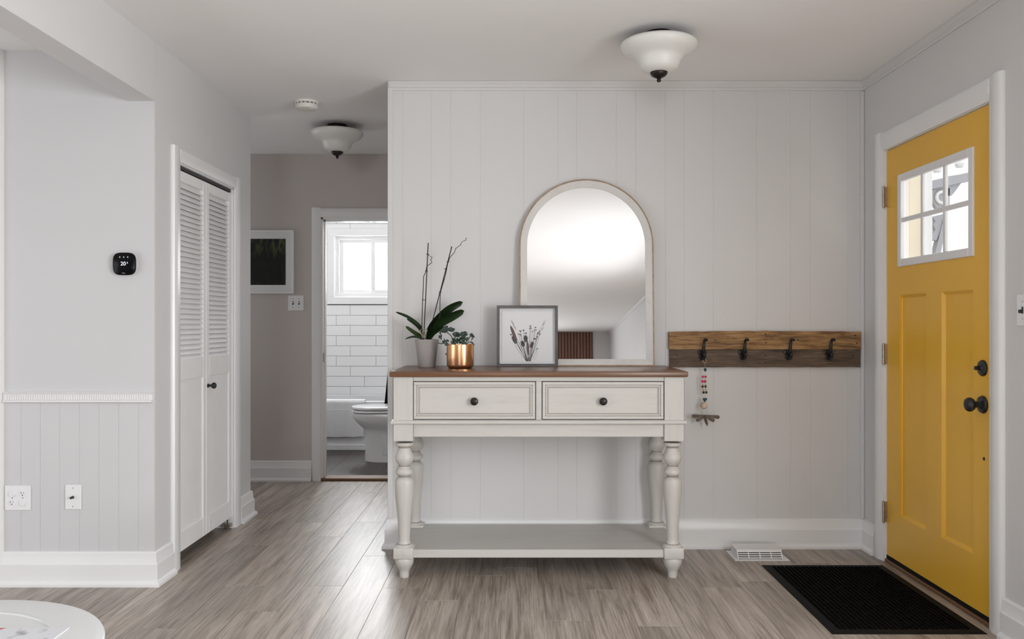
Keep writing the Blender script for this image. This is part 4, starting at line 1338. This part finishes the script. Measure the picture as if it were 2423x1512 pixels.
obj('body', bm, M['wing'], ch)

# ---- floor register
vx0, vx1, vy0, vy1 = PX(1740, 4.20), PX(1871, 4.20), 4.205, 4.395
fv = thing('floor_register', 'white metal floor register in front of the baseboard near the mat', 'floor vent', ((vx0 + vx1) / 2, (vy0 + vy1) / 2, 0))
obj('flange', bx(vx0, vx1, vy0, vy1, 0.0, 0.003, bev=0.001), M['plastic'], fv)
ax0, ax1 = vx0 + 0.022, vx1 - 0.028
bm = bm_new()
yA, yB_, zt = vy0 + 0.028, vy1 - 0.025, 0.044
# wedge body: end cheeks, top lip, rear
for a, b in ((ax0, ax0 + 0.004), (ax1 - 0.004, ax1)):
    prism(bm, [(yA, 0.003), (yB_, 0.003), (yB_, zt), (yA + 0.026, zt)], lambda u, v, t: (t, u, v), a, b)
box(bm, ax0 - 0.003, ax1 + 0.003, yA + 0.022, yB_, zt - 0.002, zt + 0.001)
obj('hood', bm, M['plastic'], fv)
obj('duct', bx(ax0 + 0.004, ax1 - 0.004, yA + 0.030, yA + 0.032, 0.003, zt - 0.002), M['slot'], fv)
fn = lambda v: yA + 0.026 * (v - 0.003) / (zt - 0.003)
for k in range(4):
    bm = bm_new()
    zc = 0.006 + k * 0.0088
    prism(bm, [(0, 0), (0.005, 0), (0.005, 0.0042), (0, 0.0042)], lambda u, v, t: (t, fn(zc + v) + u - 0.0005, zc + v), ax0 + 0.004, ax1 - 0.004)
    obj('louver', bm, M['plastic'], fv)
bm = bm_new()
prism(bm, [(0, 0), (0.004, 0), (0.004, 0.010), (0, 0.010)], lambda u, v, t: (t, fn(0.034 + v) + u - 0.0008, 0.034 + v - 0.0004), ax0 + 0.004, ax1 - 0.004)
obj('top_band', bm, M['plastic'], fv)
for k in range(1, 4):
    xx = ax0 + (ax1 - ax0) * k / 4
    bm = bm_new()
    prism(bm, [(0, 0), (0.004, 0), (0.004, 0.032), (0, 0.032)], lambda u, v, t: (t, fn(0.004 + v) + u - 0.0014, 0.004 + v), xx - 0.002, xx + 0.002)
    obj('mullion', bm, M['plastic'], fv)

# ---- door mat
mx0, mx1, my0, my1 = 1.219, 1.813, 3.216, 4.13
dm = thing('door_mat', 'black rubber backed mat on the floor inside the yellow door', 'door mat', ((mx0 + mx1) / 2, (my0 + my1) / 2, 0.0))
bm = bm_new()
def ringm(i, z):
    return [(mx0 + i, my0 + i, z), (mx1 - i, my0 + i, z), (mx1 - i, my1 - i, z), (mx0 + i, my1 - i, z)]
loops = [[bm.verts.new(p) for p in ringm(i, z)] for i, z in ((0, 0.0), (0, 0.002), (0.006, 0.004), (0.038, 0.005))]
for a, b in zip(loops, loops[1:]):
    for k in range(4):
        bm.faces.new((a[k], a[(k + 1) % 4], b[(k + 1) % 4], b[k]))
bm.faces.new(loops[0][::-1]); bm.faces.new(loops[-1])
obj('rubber_border', bm, M['rubber'], dm)
bm = bm_new()
# chevron ribbed pile, too fine to count
nx, ny = 26, 60
ux, uy = (mx1 - mx0 - 0.076) / nx, (my1 - my0 - 0.076) / ny
for i in range(nx):
    for j in range(ny):
        cx, cy = mx0 + 0.038 + (i + 0.5) * ux, my0 + 0.038 + (j + 0.5) * uy
        s_ = 1 if i % 2 else -1
        hx, hy = ux * 0.42, uy * 0.30
        sh = s_ * uy * 0.25
        v8 = []
        for z, k in ((0.0048, 1.0), (0.0078, 0.7)):
            v8.append([bm.verts.new((cx - hx * k, cy - hy * k - sh, z)), bm.verts.new((cx + hx * k, cy - hy * k + sh, z)), bm.verts.new((cx + hx * k, cy + hy * k + sh, z)), bm.verts.new((cx - hx * k, cy + hy * k - sh, z))])
        for k in range(4):
            bm.faces.new((v8[0][k], v8[0][(k + 1) % 4], v8[1][(k + 1) % 4], v8[1][k]))
        bm.faces.new(v8[1])
o = obj('ribbed_pile', bm, M['pile'], dm, smooth=0); o['kind'] = 'stuff'

# ---- ceiling lights
def ceiling_light(label, loc):
    t = thing('ceiling_light', label, 'ceiling light', loc, group='flush ceiling lights')
    # local coordinates: z = 0 at the ceiling, downwards negative
    bm = bm_new(); lathe(bm, [(0.0001, 0), (0.062, 0), (0.064, -0.006), (0.064, -0.034), (0.060, -0.040), (0.02, -0.042), (0.02, -0.14), (0.0001, -0.14)], 40)
    obj('canopy', bm, M['bronze'], t, local=True)
    bm = bm_new()
    outer = [(0.158, -0.044), (0.164, -0.045), (0.1672, -0.051), (0.1655, -0.061), (0.155, -0.077), (0.137, -0.090), (0.115, -0.100), (0.101, -0.110), (0.093, -0.123), (0.089, -0.138), (0.083, -0.152), (0.070, -0.164), (0.050, -0.171), (0.030, -0.174), (0.006, -0.174)]
    inner = [(r_ * 0.965 - 0.0005, z + 0.004) for r_, z in outer[::-1]]
    lathe(bm, outer + inner + [outer[0]], 56, cap=False)
    obj('glass_shade', bm, M['shade'], t, local=True, smooth=60)
    bm = bm_new(); lathe(bm, [(0.0001, -0.160), (0.036, -0.165), (0.0385, -0.171), (0.0375, -0.180), (0.031, -0.189), (0.018, -0.196), (0.009, -0.200), (0.007, -0.202), (0.0095, -0.206), (0.0095, -0.211), (0.006, -0.215), (0.0001, -0.216)], 32)
    obj('finial', bm, M['bronze'], t, local=True, smooth=50)
    return t
def ceiling_copy(t, label, loc):
    c = copy_tree(t); c.location = loc; c['label'] = label
    ORG[c.name] = Vector(loc)
    return c
cl1 = ceiling_light('frosted bowl ceiling light with dark finial above the console table', (PX(1559, 3.71), 3.71, ZC))
ceiling_copy(cl1, 'frosted bowl ceiling light with dark finial in the dim hall', (PX(798, 5.43), 5.43, ZC))

# ---- smoke detector
sx_, sy_ = PX(726, 4.86), 4.86
sm = thing('smoke_detector', 'round off-white smoke detector on the hall ceiling', 'smoke detector', (sx_, sy_, ZC))
bm = bm_new(); lathe(bm, [(0.0001, 0), (0.070, 0), (0.071, -0.005), (0.069, -0.011), (0.064, -0.013), (0.0001, -0.013)], 44); obj('base_plate', bm, M['cream'], sm, local=True)
bm = bm_new(); lathe(bm, [(0.0001, -0.018), (0.064, -0.018), (0.067, -0.023), (0.066, -0.034), (0.060, -0.043), (0.045, -0.046), (0.0001, -0.046)], 44)
obj('cover', bm, M['cream'], sm, local=True)
bm = bm_new(); lathe(bm, [(0.0001, -0.012), (0.061, -0.012), (0.061, -0.019), (0.0001, -0.019)], 40); obj('vent_slot', bm, M['slot'], sm, local=True)
bm = bm_new()
for k in range(16):
    a = 2 * math.pi * (k + 0.3) / 16
    p = Vector((0.0635 * math.cos(a), 0.0635 * math.sin(a), 0))
    box(bm, p.x - 0.0035, p.x + 0.0035, p.y - 0.0035, p.y + 0.0035, -0.0185, -0.0125)
obj('vent_ribs', bm, M['cream'], sm, local=True)
bm = bm_new(); lathe(bm, [(0.0001, -0.045), (0.012, -0.045), (0.012, -0.048), (0.0001, -0.048)], 20, (0.03, -0.02, 0)); obj('test_button', bm, M['cream'], sm, local=True)

# ---- thermostat
tx, tz_ = PX(298, YL), PZ(625, YL)
th = thing('thermostat', 'black rounded square thermostat showing 20 on the pale wall', 'thermostat', (tx, YL, tz_))
def squircle(hw, n=64, e=3.6):
    pts = []
    for i in range(n):
        a = 2 * math.pi * i / n
        ca, sa = math.cos(a), math.sin(a)
        pts.append((hw * math.copysign(abs(ca) ** (2 / e), ca), hw * math.copysign(abs(sa) ** (2 / e), sa)))
    return pts
bm = bm_new(); prism(bm, squircle(0.049), lambda u, v, t: (u, t, v), 0.001, -0.008); obj('back_plate', bm, M['plastic'], th, local=True)
bm = bm_new()
loops = []
for hw, y in ((0.050, -0.006), (0.0512, -0.010), (0.0512, -0.018), (0.0495, -0.022), (0.046, -0.0235)):
    loops.append([bm.verts.new((u, y, v)) for u, v in squircle(hw)])
for a, b in zip(loops, loops[1:]):
    for k in range(64):
        bm.faces.new((a[k], a[(k + 1) % 64], b[(k + 1) % 64], b[k]))
bm.faces.new(loops[0][::-1]); bm.faces.new(loops[-1])
body = obj('glass_face', bm, M['screen'], th, local=True, smooth=60)
def screen_text(s, size, x, z, m, nm):
    bm = text_bm(s, size)
    bmesh.ops.rotate(bm, verts=bm.verts, cent=(0, 0, 0), matrix=Matrix.Rotation(R(90), 3, 'X'))
    bmesh.ops.translate(bm, verts=bm.verts, vec=(x, -0.0240, z))
    obj(nm, bm, M[m], body, local=True, smooth=0)
screen_text('20', 0.0245, -0.0015, 0.0, 'lit', 'digits')
screen_text('5', 0.0115, 0.0172, 0.0042, 'lit', 'digits')
screen_text('ecobee', 0.0052, 0.0, -0.0420, 'litdim', 'lettering')
bm = bm_new()
for xx in (-0.017, 0.001, 0.019):
    prism(bm, [(xx - 0.0026, 0.0275), (xx + 0.0026, 0.0275), (xx + 0.0024, 0.0310), (xx, 0.0345), (xx - 0.0024, 0.0310)], lambda u, v, t: (u, t, v), -0.0236, -0.0240)
obj('icons', bm, M['litdim'], body, local=True, smooth=0)

# ---- wall plates
def plate(name, label, cat, c, w, h, fn):
    """fn(u, n, v): u along the wall, n out of the wall, v up -> world"""
    t = thing(name, label, cat, c)
    bm = bm_new()
    bb = lambda u0, u1, n0, n1, v0, v1, bev=0.0: box(bm, u0, u1, -n1, -n0, v0, v1, bev=bev)
    bb(-w / 2, w / 2, 0, 0.006, -h / 2, h / 2, 0.0025)
    return t, bm
def local_obj(nm, bm, m, t, rot=0.0):
    if rot:
        bmesh.ops.rotate(bm, verts=bm.verts, cent=(0, 0, 0), matrix=Matrix.Rotation(rot, 3, 'Z'))
    return obj(nm, bm, M[m], t, local=True)
yw = YL - 0.0015
t, bm = plate('outlet_plate', 'white double outlet with four sockets low on the wainscot', 'outlet', (PX(43, yw), yw, PZ(1178, yw)), 0.117, 0.112, None)
local_obj('cover_plate', bm, 'plastic', t)
for sx2 in (-0.024, 0.024):
    for sz2 in (-0.0205, 0.0205):
        bm = bm_new(); lathe(bm, [(0.0001, -0.005), (0.0172, -0.005), (0.0172, -0.0075), (0.0165, -0.0085), (0.0001, -0.0085)], 28, (sx2, 0, sz2), axis='Y', sy=0.85)
        s_ = local_obj('socket', bm, 'plastic', t)
        plugged = (sx2 < 0) == (sz2 > 0)
        bm = bm_new()
        if plugged:      # clear child-proof cover
            lathe(bm, [(0.0001, -0.008), (0.0155, -0.008), (0.0150, -0.0105), (0.0001, -0.011)], 24, (sx2, 0, sz2), axis='Y')
            obj('safety_cap', bm, M['plastic'], s_, local=True)
        else:
            box(bm, sx2 - 0.0072, sx2 - 0.0052, -0.0092, -0.008, sz2 + 0.000, sz2 + 0.008)
            box(bm, sx2 + 0.0052, sx2 + 0.0068, -0.0092, -0.008, sz2 + 0.001, sz2 + 0.007)
            lathe(bm, [(0.0001, -0.008), (0.0026, -0.008), (0.0026, -0.0092), (0.0001, -0.0092)], 10, (sx2, 0, sz2 - 0.007), axis='Y')
            obj('slots', bm, M['slot'], s_, local=True)
    bm = bm_new(); lathe(bm, [(0.0001, -0.005), (0.0026, -0.006), (0.0001, -0.0075)], 10, (sx2, 0, 0), axis='Y'); local_obj('screw', bm, 'slot', t)
t, bm = plate('coax_plate', 'white cable plate with a small black connector on the wainscot', 'wall plate', (PX(174, yw), yw, PZ(1176, yw)), 0.073, 0.112, None)
local_obj('cover_plate', bm, 'plastic', t)
bm = bm_new(); lathe(bm, [(0.0001, -0.005), (0.0065, -0.005), (0.0065, -0.010), (0.005, -0.0105), (0.005, -0.024), (0.0001, -0.024)], 12, (0, 0, 0), axis='Y'); local_obj('connector', bm, 'black', t)
for zz in (-0.042, 0.042):
    bm = bm_new(); lathe(bm, [(0.0001, -0.005), (0.003, -0.006), (0.0001, -0.0075)], 10, (0, 0, zz), axis='Y'); local_obj('screw', bm, 'nickel', t)
t, bm = plate('switch_plate', 'white double light switch below the hall picture', 'light switch', (PX(700.5, YH), YH, PZ(717, YH)), 0.117, 0.115, None)
local_obj('cover_plate', bm, 'plastic', t)
for xx in (-0.023, 0.023):
    bm = bm_new(); box(bm, xx - 0.006, xx + 0.006, -0.0065, -0.0055, -0.013, 0.013); sl = local_obj('slot', bm, 'slot', t)
    bm = bm_new(); box(bm, xx - 0.0042, xx + 0.0042, -0.018, -0.005, -0.002, 0.009, bev=0.0015); obj('toggle', bm, M['plastic'], sl, local=True)
    for zz in (-0.031, 0.031):
        bm = bm_new(); lathe(bm, [(0.0001, -0.005), (0.003, -0.006), (0.0001, -0.0075)], 10, (xx, 0, zz), axis='Y'); local_obj('screw', bm, 'slot', t)
t, bm = plate('switch_plate', 'white light switch with black toggle right of the yellow door', 'light switch', (XR, 3.062, 1.238), 0.074, 0.115, None)
rt = R(-90)
local_obj('cover_plate', bm, 'plastic', t, rt)
bm = bm_new(); box(bm, -0.0055, 0.0055, -0.0068, -0.0055, -0.0125, 0.0125, bev=0.0003); sl = local_obj('slot', bm, 'slot', t, rt)
bm = bm_new(); box(bm, -0.0045, 0.0045, -0.020, -0.005, -0.011, 0.002, bev=0.0015); o = local_obj('toggle', bm, 'black', t, rt)
for zz in (-0.031, 0.031):
    bm = bm_new(); lathe(bm, [(0.0001, -0.005), (0.003, -0.006), (0.0001, -0.0075)], 10, (0, 0, zz), axis='Y'); local_obj('screw', bm, 'nickel', t, rt)

# ---- framed dark photograph in the hall
hp = thing('framed_photograph', 'white framed dark forest photograph on the taupe hall wall', 'picture', (PX(634.5, YH), YH, PZ(620, YH)))
hw_, hh_ = 125 / S(YH) / 2, 150 / S(YH) / 2
obj('frame', boxes(frame_boxes(-hw_, hw_, -hh_, hh_, 0.018, -0.024, 0.0), 0.002), M['trim'], hp, local=True)
obj('mat_board', bx(-hw_ + 0.016, hw_ - 0.016, -0.013, -0.010, -hh_ + 0.016, hh_ - 0.016), M['paper'], hp, local=True)
pw_, p2_ = 42.5 / S(YH), 54.5 / S(YH)
obj('photograph', bx(-pw_, pw_, -0.0140, -0.0125, -p2_, p2_), M['forest'], hp, local=True)

# ---- bathtub
tub0, tub1, tby0, tby1, tbz = -2.195, -0.625, 7.89, YT - 0.004, 0.458
tb = thing('bathtub', 'white bathtub along the tiled bathroom wall', 'bathtub', ((tub0 + tub1) / 2, (tby0 + tby1) / 2, 0))
def rrect(x0, x1, y0, y1, r, n=6):
    pts = []
    for cx, cy, a0 in ((x1 - r, y1 - r, 0), (x0 + r, y1 - r, 90), (x0 + r, y0 + r, 180), (x1 - r, y0 + r, 270)):
        for i in range(n + 1):
            a = R(a0 + 90 * i / n)
            pts.append((cx + r * math.cos(a), cy + r * math.sin(a)))
    return pts
bm = bm_new()
specs = [(0, 0.0, 0.015), (0.0, 0.43, 0.015), (0.0, 0.452, 0.015), (0.006, 0.458, 0.015), (0.055, 0.458, 0.08), (0.065, 0.452, 0.08), (0.085, 0.25, 0.1), (0.12, 0.10, 0.12), (0.20, 0.08, 0.14)]
lp = []
for i_, z, r_ in specs:
    lp.append([bm.verts.new((x, y, z)) for x, y in rrect(tub0 + i_, tub1 - i_, tby0 + i_, tby1 - i_, max(r_, 0.01))])
for a, b in zip(lp, lp[1:]):
    n_ = len(a)
    for k in range(n_):
        bm.faces.new((a[k], a[(k + 1) % n_], b[(k + 1) % n_], b[k]))
bm.faces.new(lp[0][::-1]); bm.faces.new(lp[-1])
obj('basin', bm, M['porcelain'], tb, smooth=50)
obj('apron_kick', bx(tub0 + 0.005, tub1 - 0.005, tby0 - 0.012, tby0 + 0.002, 0.0, 0.052, bev=0.003), M['porcelain'], tb)
# towel over the rim
tw0, tw1 = -1.93, PX(862, tby0 - 0.01)
tl = thing('bath_towel', 'white ribbed bath towel draped over the bathtub edge', 'towel', ((tw0 + tw1) / 2, tby0, tbz))
path = [(tby0 + 0.115, 0.26)] + [(tby0 + 0.085 - 0.001 * i, 0.30 + 0.02 * i) for i in range(8)] + [(tby0 + 0.066, 0.468), (tby0 + 0.050, 0.474), (tby0 + 0.02, 0.475), (tby0 + 0.0, 0.474), (tby0 - 0.012, 0.468), (tby0 - 0.018, 0.455)]
z = 0.447
while z > 0.125:
    path.append((tby0 - 0.0205 - (0.0022 if len(path) % 2 else 0.0) * (1 if z < 0.385 else 0.2) - 0.006 * (0.45 - z), z)); z -= 0.0048
bm = bm_new()
nx = 24
rows = []
for (y, z) in path:
    row = []
    for i in range(nx + 1):
        x = tw0 + (tw1 - tw0) * i / nx
        sag = (0.006 * math.sin(i * 0.9) + 0.010 * (i / nx - 0.5)) * max(0, (0.42 - z)) * 1.3 if y < tby0 else 0
        row.append(bm.verts.new((x + 0.004 * math.sin(z * 30) * (i in (0, nx)), y - abs(0.004 * math.sin(i * 0.6)) * (1 if y < tby0 - 0.015 else 0), z + sag)))
    rows.append(row)
for a, b in zip(rows, rows[1:]):
    for k in range(nx):
        bm.faces.new((a[k], a[k + 1], b[k + 1], b[k]))
bmesh.ops.recalc_face_normals(bm, faces=bm.faces)
bmesh.ops.solidify(bm, geom=bm.faces[:], thickness=0.007)
obj('terry_cloth', bm, M['towel'], tl, smooth=60)

# ---- toilet (bowl points left)
td = 7.30
to = thing('toilet', 'white toilet with closed lid seen through the bathroom door', 'toilet', (-1.10, td, 0))
def egg(fx_, bx_, w, n=40):
    """egg outline with front at x = fx_, rear bx_, half width w, around y = td"""
    c = fx_ + (bx_ - fx_) * 0.42
    pts = []
    for i in range(n):
        a = 2 * math.pi * i / n
        ca, sa = math.cos(a), math.sin(a)
        x = c + (ca * (bx_ - c) if ca > 0 else ca * (c - fx_))
        pts.append((x, td + sa * w))
    return pts
bm = bm_new()
ff = PX(833, td)
lv = [(0.0, ff + 0.112, -0.80, 0.115), (0.03, ff + 0.112, -0.80, 0.113), (0.10, ff + 0.115, -0.80, 0.108), (0.20, ff + 0.115, -0.80, 0.108), (0.26, ff + 0.110, -0.80, 0.112), (0.285, ff + 0.095, -0.80, 0.125), (0.31, ff + 0.065, -0.80, 0.145),
      (0.34, ff + 0.033, -0.80, 0.165), (0.37, ff + 0.012, -0.80, 0.178), (0.395, ff + 0.003, -0.80, 0.184), (0.412, ff, -0.80, 0.186), (0.418, ff + 0.006, -0.80, 0.182)]
lp = [[bm.verts.new((x, y, z)) for x, y in egg(a, b, w)] for z, a, b, w in lv]
for a, b in zip(lp, lp[1:]):
    for k in range(40):
        bm.faces.new((a[k], a[(k + 1) % 40], b[(k + 1) % 40], b[k]))
bm.faces.new(lp[0][::-1]); bm.faces.new(lp[-1])
obj('bowl', bm, M['porcelain'], to, smooth=50)
def slab_egg(z0, z1, f, w):
    bm = bm_new()
    lp = [[bm.verts.new((x, y, z)) for x, y in egg(f + i, -0.90 - i, w - i)] for z, i in ((z0, 0.006), (z0 + 0.005, 0.0), (z1 - 0.006, 0.0), (z1 - 0.002, 0.006), (z1, 0.018))]
    for a, b in zip(lp, lp[1:]):
        for k in range(40):
            bm.faces.new((a[k], a[(k + 1) % 40], b[(k + 1) % 40], b[k]))
    bm.faces.new(lp[0][::-1]); bm.faces.new(lp[-1])
    return bm
obj('seat', slab_egg(0.424, 0.444, ff - 0.003, 0.188), M['porcelain'], to, smooth=50)
obj('lid', slab_egg(0.450, 0.476, ff - 0.002, 0.187), M['porcelain'], to, smooth=50)
obj('trapway_recess', bx(PX(905, td - 0.1), -0.90, td - 0.1125, td - 0.09, 0.06, 0.23, bev=0.003), M['porcelain'], to)
obj('tank', bx(-0.865, -0.64, td - 0.21, td + 0.21, 0.40, 0.76, bev=0.02, seg=3), M['porcelain'], to)
obj('tank_lid', bx(-0.875, -0.635, td - 0.22, td + 0.22, 0.76, 0.795, bev=0.01, seg=2), M['porcelain'], to)

# ---- shower curtain and rod
ry = 7.835
rz = PZ(523.5, ry)
rd = thing('shower_rod', 'chrome shower curtain rod across the bathroom', 'curtain rod', (-1.4, ry, rz))
bm = bm_new(); tube(bm, [(-2.199, ry, rz), (PX(868, ry), ry, rz + 0.002)], 0.010, 14); obj('thin_tube', bm, M['chrome'], rd)
bm = bm_new(); tube(bm, [(PX(866, ry), ry, rz + 0.002), (-0.621, ry, rz + 0.004)], 0.013, 14); obj('thick_tube', bm, M['chrome'], rd)
bm = bm_new(); tube(bm, [(PX(865, ry), ry, rz + 0.002), (PX(876, ry), ry, rz + 0.002)], 0.0138, 14); obj('rubber_collar', bm, M['black'], rd)
cu_ = thing('shower_curtain', 'black patterned shower curtain bunched at the right of the bathtub', 'shower curtain', (-0.85, ry, 0.3))
bm = bm_new()
rows = []
nz, nx = 40, 60
for j in range(nz + 1):
    z = 0.30 + (rz - 0.03 - 0.30) * j / nz
    e = j / nz
    xl = PX(905.5, ry) + (PX(940, ry) - PX(905.5, ry)) * min(1, e * 1.25) ** 0.9
    row = []
    for i in range(nx + 1):
        x = xl + (-0.64 - xl) * i / nx
        row.append(bm.verts.new((x, ry - 0.012 + 0.012 * e + 0.022 * math.sin(i * 0.95 + 0.4 * math.sin(j * 0.2)), z)))
    rows.append(row)
for a, b in zip(rows, rows[1:]):
    for k in range(nx):
        bm.faces.new((a[k], a[k + 1], b[k + 1], b[k]))
bmesh.ops.solidify(bm, geom=bm.faces[:], thickness=0.002)
obj('cloth', bm, M['curtain'], cu_, smooth=60)
for i in range(6):
    xx = PX(942, ry) + i * 0.055
    bm = bm_new()
    c = Vector((xx, ry, rz - 0.004))
    tube(bm, [c + Vector((0, 0.022 * math.cos(a), 0.022 * math.sin(a))) for a in [2 * math.pi * q / 16 for q in range(17)]], 0.002, 6)
    obj('curtain_ring', bm, M['chrome'], cu_, smooth=60)

# ---- round white coffee table with a magazine
kx, ky_, kz = -1.36, 1.85, 0.45
tr = 0.415
cf = thing('coffee_table', 'round white lacquered coffee table at the lower left', 'coffee table', (kx, ky_, 0))
bm = bm_new()
lathe(bm, [(0.0001, -0.032), (tr - 0.045, -0.032), (tr - 0.03, -0.027), (tr - 0.012, -0.022), (tr - 0.003, -0.016), (tr, -0.010), (tr - 0.003, -0.004), (tr - 0.012, -0.0015), (tr - 0.022, 0.0), (tr - 0.105, 0.0), (tr - 0.1065, 0.0015), (tr - 0.110, 0.002), (tr - 0.1135, 0.0015), (tr - 0.115, -0.0015), (0.0001, -0.0015)], 96, (0, 0, kz))
obj('tabletop', bm, M['tablewhite'], cf, local=True, smooth=40)
bm = bm_new()
lathe(bm, [(tr - 0.07, kz - 0.10), (tr - 0.06, kz - 0.10), (tr - 0.06, kz - 0.032), (tr - 0.07, kz - 0.032)], 64, cap=False)
obj('apron', bm, M['tablewhite'], cf, local=True)
for q in range(4):
    a = R(45 + 90 * q)
    bm = bm_new()
    lathe(bm, [(0.016, 0.0), (0.020, 0.01), (0.018, 0.05), (0.022, 0.15), (0.026, 0.24), (0.022, 0.27), (0.030, 0.29), (0.030, kz - 0.033)], 20, ((tr - 0.085) * math.cos(a), (tr - 0.085) * math.sin(a), 0))
    obj('leg', bm, M['tablewhite'], cf, local=True)
mzt = kz - 0.0015
def KP(px_, py_):
    d = F * (CAM_Z - mzt - 0.004) / (py_ - 765)
    return Vector((PX(px_, d), d, mzt))
tipp = KP(165, 1484)
an = math.atan2(KP(118, 1512).x - tipp.x, tipp.y - KP(118, 1512).y)   # lean of the right edge
mg = thing('magazine', 'glossy white magazine lying on the round coffee table', 'magazine', (tipp.x, tipp.y, mzt), (0, 0, R(2)))
obj('pages', bx(-0.212, -0.0015, -0.276, -0.001, 0.0, 0.0035), M['paper'], mg, local=True)
obj('cover', bx(-0.213, 0.0, -0.277, 0.0, 0.0035, 0.0042), M['magazine'], mg, local=True)
bm = bm_new(); flat = [(-0.213 + 0.0, -0.0005), (-0.150, -0.0005), (-0.158, -0.012), (-0.213, -0.030)]
prism(bm, flat, lambda u, v, t: (u, v, t), 0.0042, 0.0044)
M['redink'] = mat('red_print', (0.42, 0.07, 0.07), 0.3, var=0.4, vscale=60)
obj('printed_picture', bm, M['redink'], mg, local=True, smooth=0)

# ---- slatted wood panel on the wall behind the camera (seen in the mirror)
pn = thing('slat_panel', 'walnut slatted wood panel reflected in the arched mirror', 'wall panel', (1.0, YR, 1.2))
sx0, sx1 = 0.33, 1.53
obj('felt_backing', bx(sx0, sx1, YR + 0.021, YR + 0.026, 0.3, ZC - 0.002), M['felt'], pn)
n_ = 20
for k in range(n_):
    xx = sx0 + 0.008 + k * 0.0597
    obj('slat', bx(xx, xx + 0.043, YR + 0.026, YR + 0.044, 0.3, ZC - 0.002, bev=0.001), M['slat'], pn)

# ================================================================== OUTSIDE THE FRONT DOOR
gx = XR + T
struct('floor_porch', bx(gx, 6.5, -1.5, 9.0, -0.45, -0.16), M['snow'], 'pale porch floor and ground outside the front door')
# cream sided wall of the house beyond the door
sy0 = 5.0
sX1 = PX(2181, sy0)
sw = struct('wall_porch', bx(gx + 0.0, sX1, sy0 + 0.012, sy0 + 0.2, -0.2, 2.9), M['siding'], 'cream yellow vertical siding outside the door')
nb = 6
for k in range(nb):
    a = gx + (sX1 - gx) * k / nb; b = gx + (sX1 - gx) * (k + 1) / nb
    obj('siding_board', bx(a + 0.001, b - 0.001, sy0, sy0 + 0.014, -0.2, 2.9, bev=0.003), M['siding'], sw)
struct('trim_8', bx(sX1, sX1 + 0.055, sy0 - 0.02, sy0 + 0.22, -0.2, 2.9, bev=0.004), M['porchwhite'], 'white corner board of the sided porch wall')
# sawn porch bracket under a beam
bd = 5.6
def BP(cx, cy):
    """from the door glass close-up (4.446x crop at 2100,320)"""
    return (PX(2100 + cx / 4.446, bd), PZ(320 + cy / 4.446, bd))
pb = thing('porch_bracket', 'grey scroll-sawn porch bracket seen through the door panes', 'porch bracket', (BP(520, 480)[0], bd, 0))
def flat_piece(nm, pts, y0_, y1_, m='porch'):
    bm = bm_new(); prism(bm, [BP(*p) for p in pts], lambda u, v, t: (u, t, v), y0_, y1_); obj(nm, bm, M[m], pb, smooth=30)
flat_piece('beam', [(380, 500), (1150, 330), (1150, 420), (380, 590)], bd - 0.05, bd + 0.05)
flat_piece('scroll_board', [(445, 590), (490, 560), (560, 555), (640, 560), (640, 760), (560, 790), (500, 770), (480, 730), (455, 690), (450, 640)], bd - 0.02, bd + 0.02)
flat_piece('scroll_board', [(455, 860), (580, 830), (600, 900), (570, 960), (540, 1010), (500, 1110), (455, 1100), (460, 1040), (490, 1000), (470, 950), (490, 905)], bd - 0.02, bd + 0.02)
flat_piece('diagonal_brace', [(570, 880), (610, 870), (530, 1280), (470, 1280)], bd - 0.03, bd + 0.03)
flat_piece('curved_brace', [(600, 440), (870, 400), (840, 440), (790, 470), (750, 520), (700, 590), (660, 640), (600, 640)], bd - 0.02, bd + 0.02)
bm = bm_new()
cc = Vector((BP(550, 660)[0], bd - 0.03, BP(550, 660)[1]))
rC = 58 / 4.446 / S(bd)
tube(bm, [cc + Vector((rC * math.cos(a), 0, rC * math.sin(a))) for a in [R(60 + 250 * q / 20) for q in range(21)]], 0.012, 8)
obj('scroll_bead', bm, M['porchwhite'], pb, smooth=60)
for k in range(5):
    p0 = BP(520 + k * 235 / 1, 420 - k * 52)
    bm = bm_new()
    lathe(bm, [(0.0001, 0), (0.022, 0.0), (0.03, 0.02), (0.016, 0.045), (0.03, 0.08), (0.034, 0.11), (0.020, 0.16), (0.028, 0.22), (0.0001, 0.22)], 16, (p0[0], bd, p0[1] + 0.02))
    obj('spindle', bm, M['porchwhite'], pb, smooth=50)
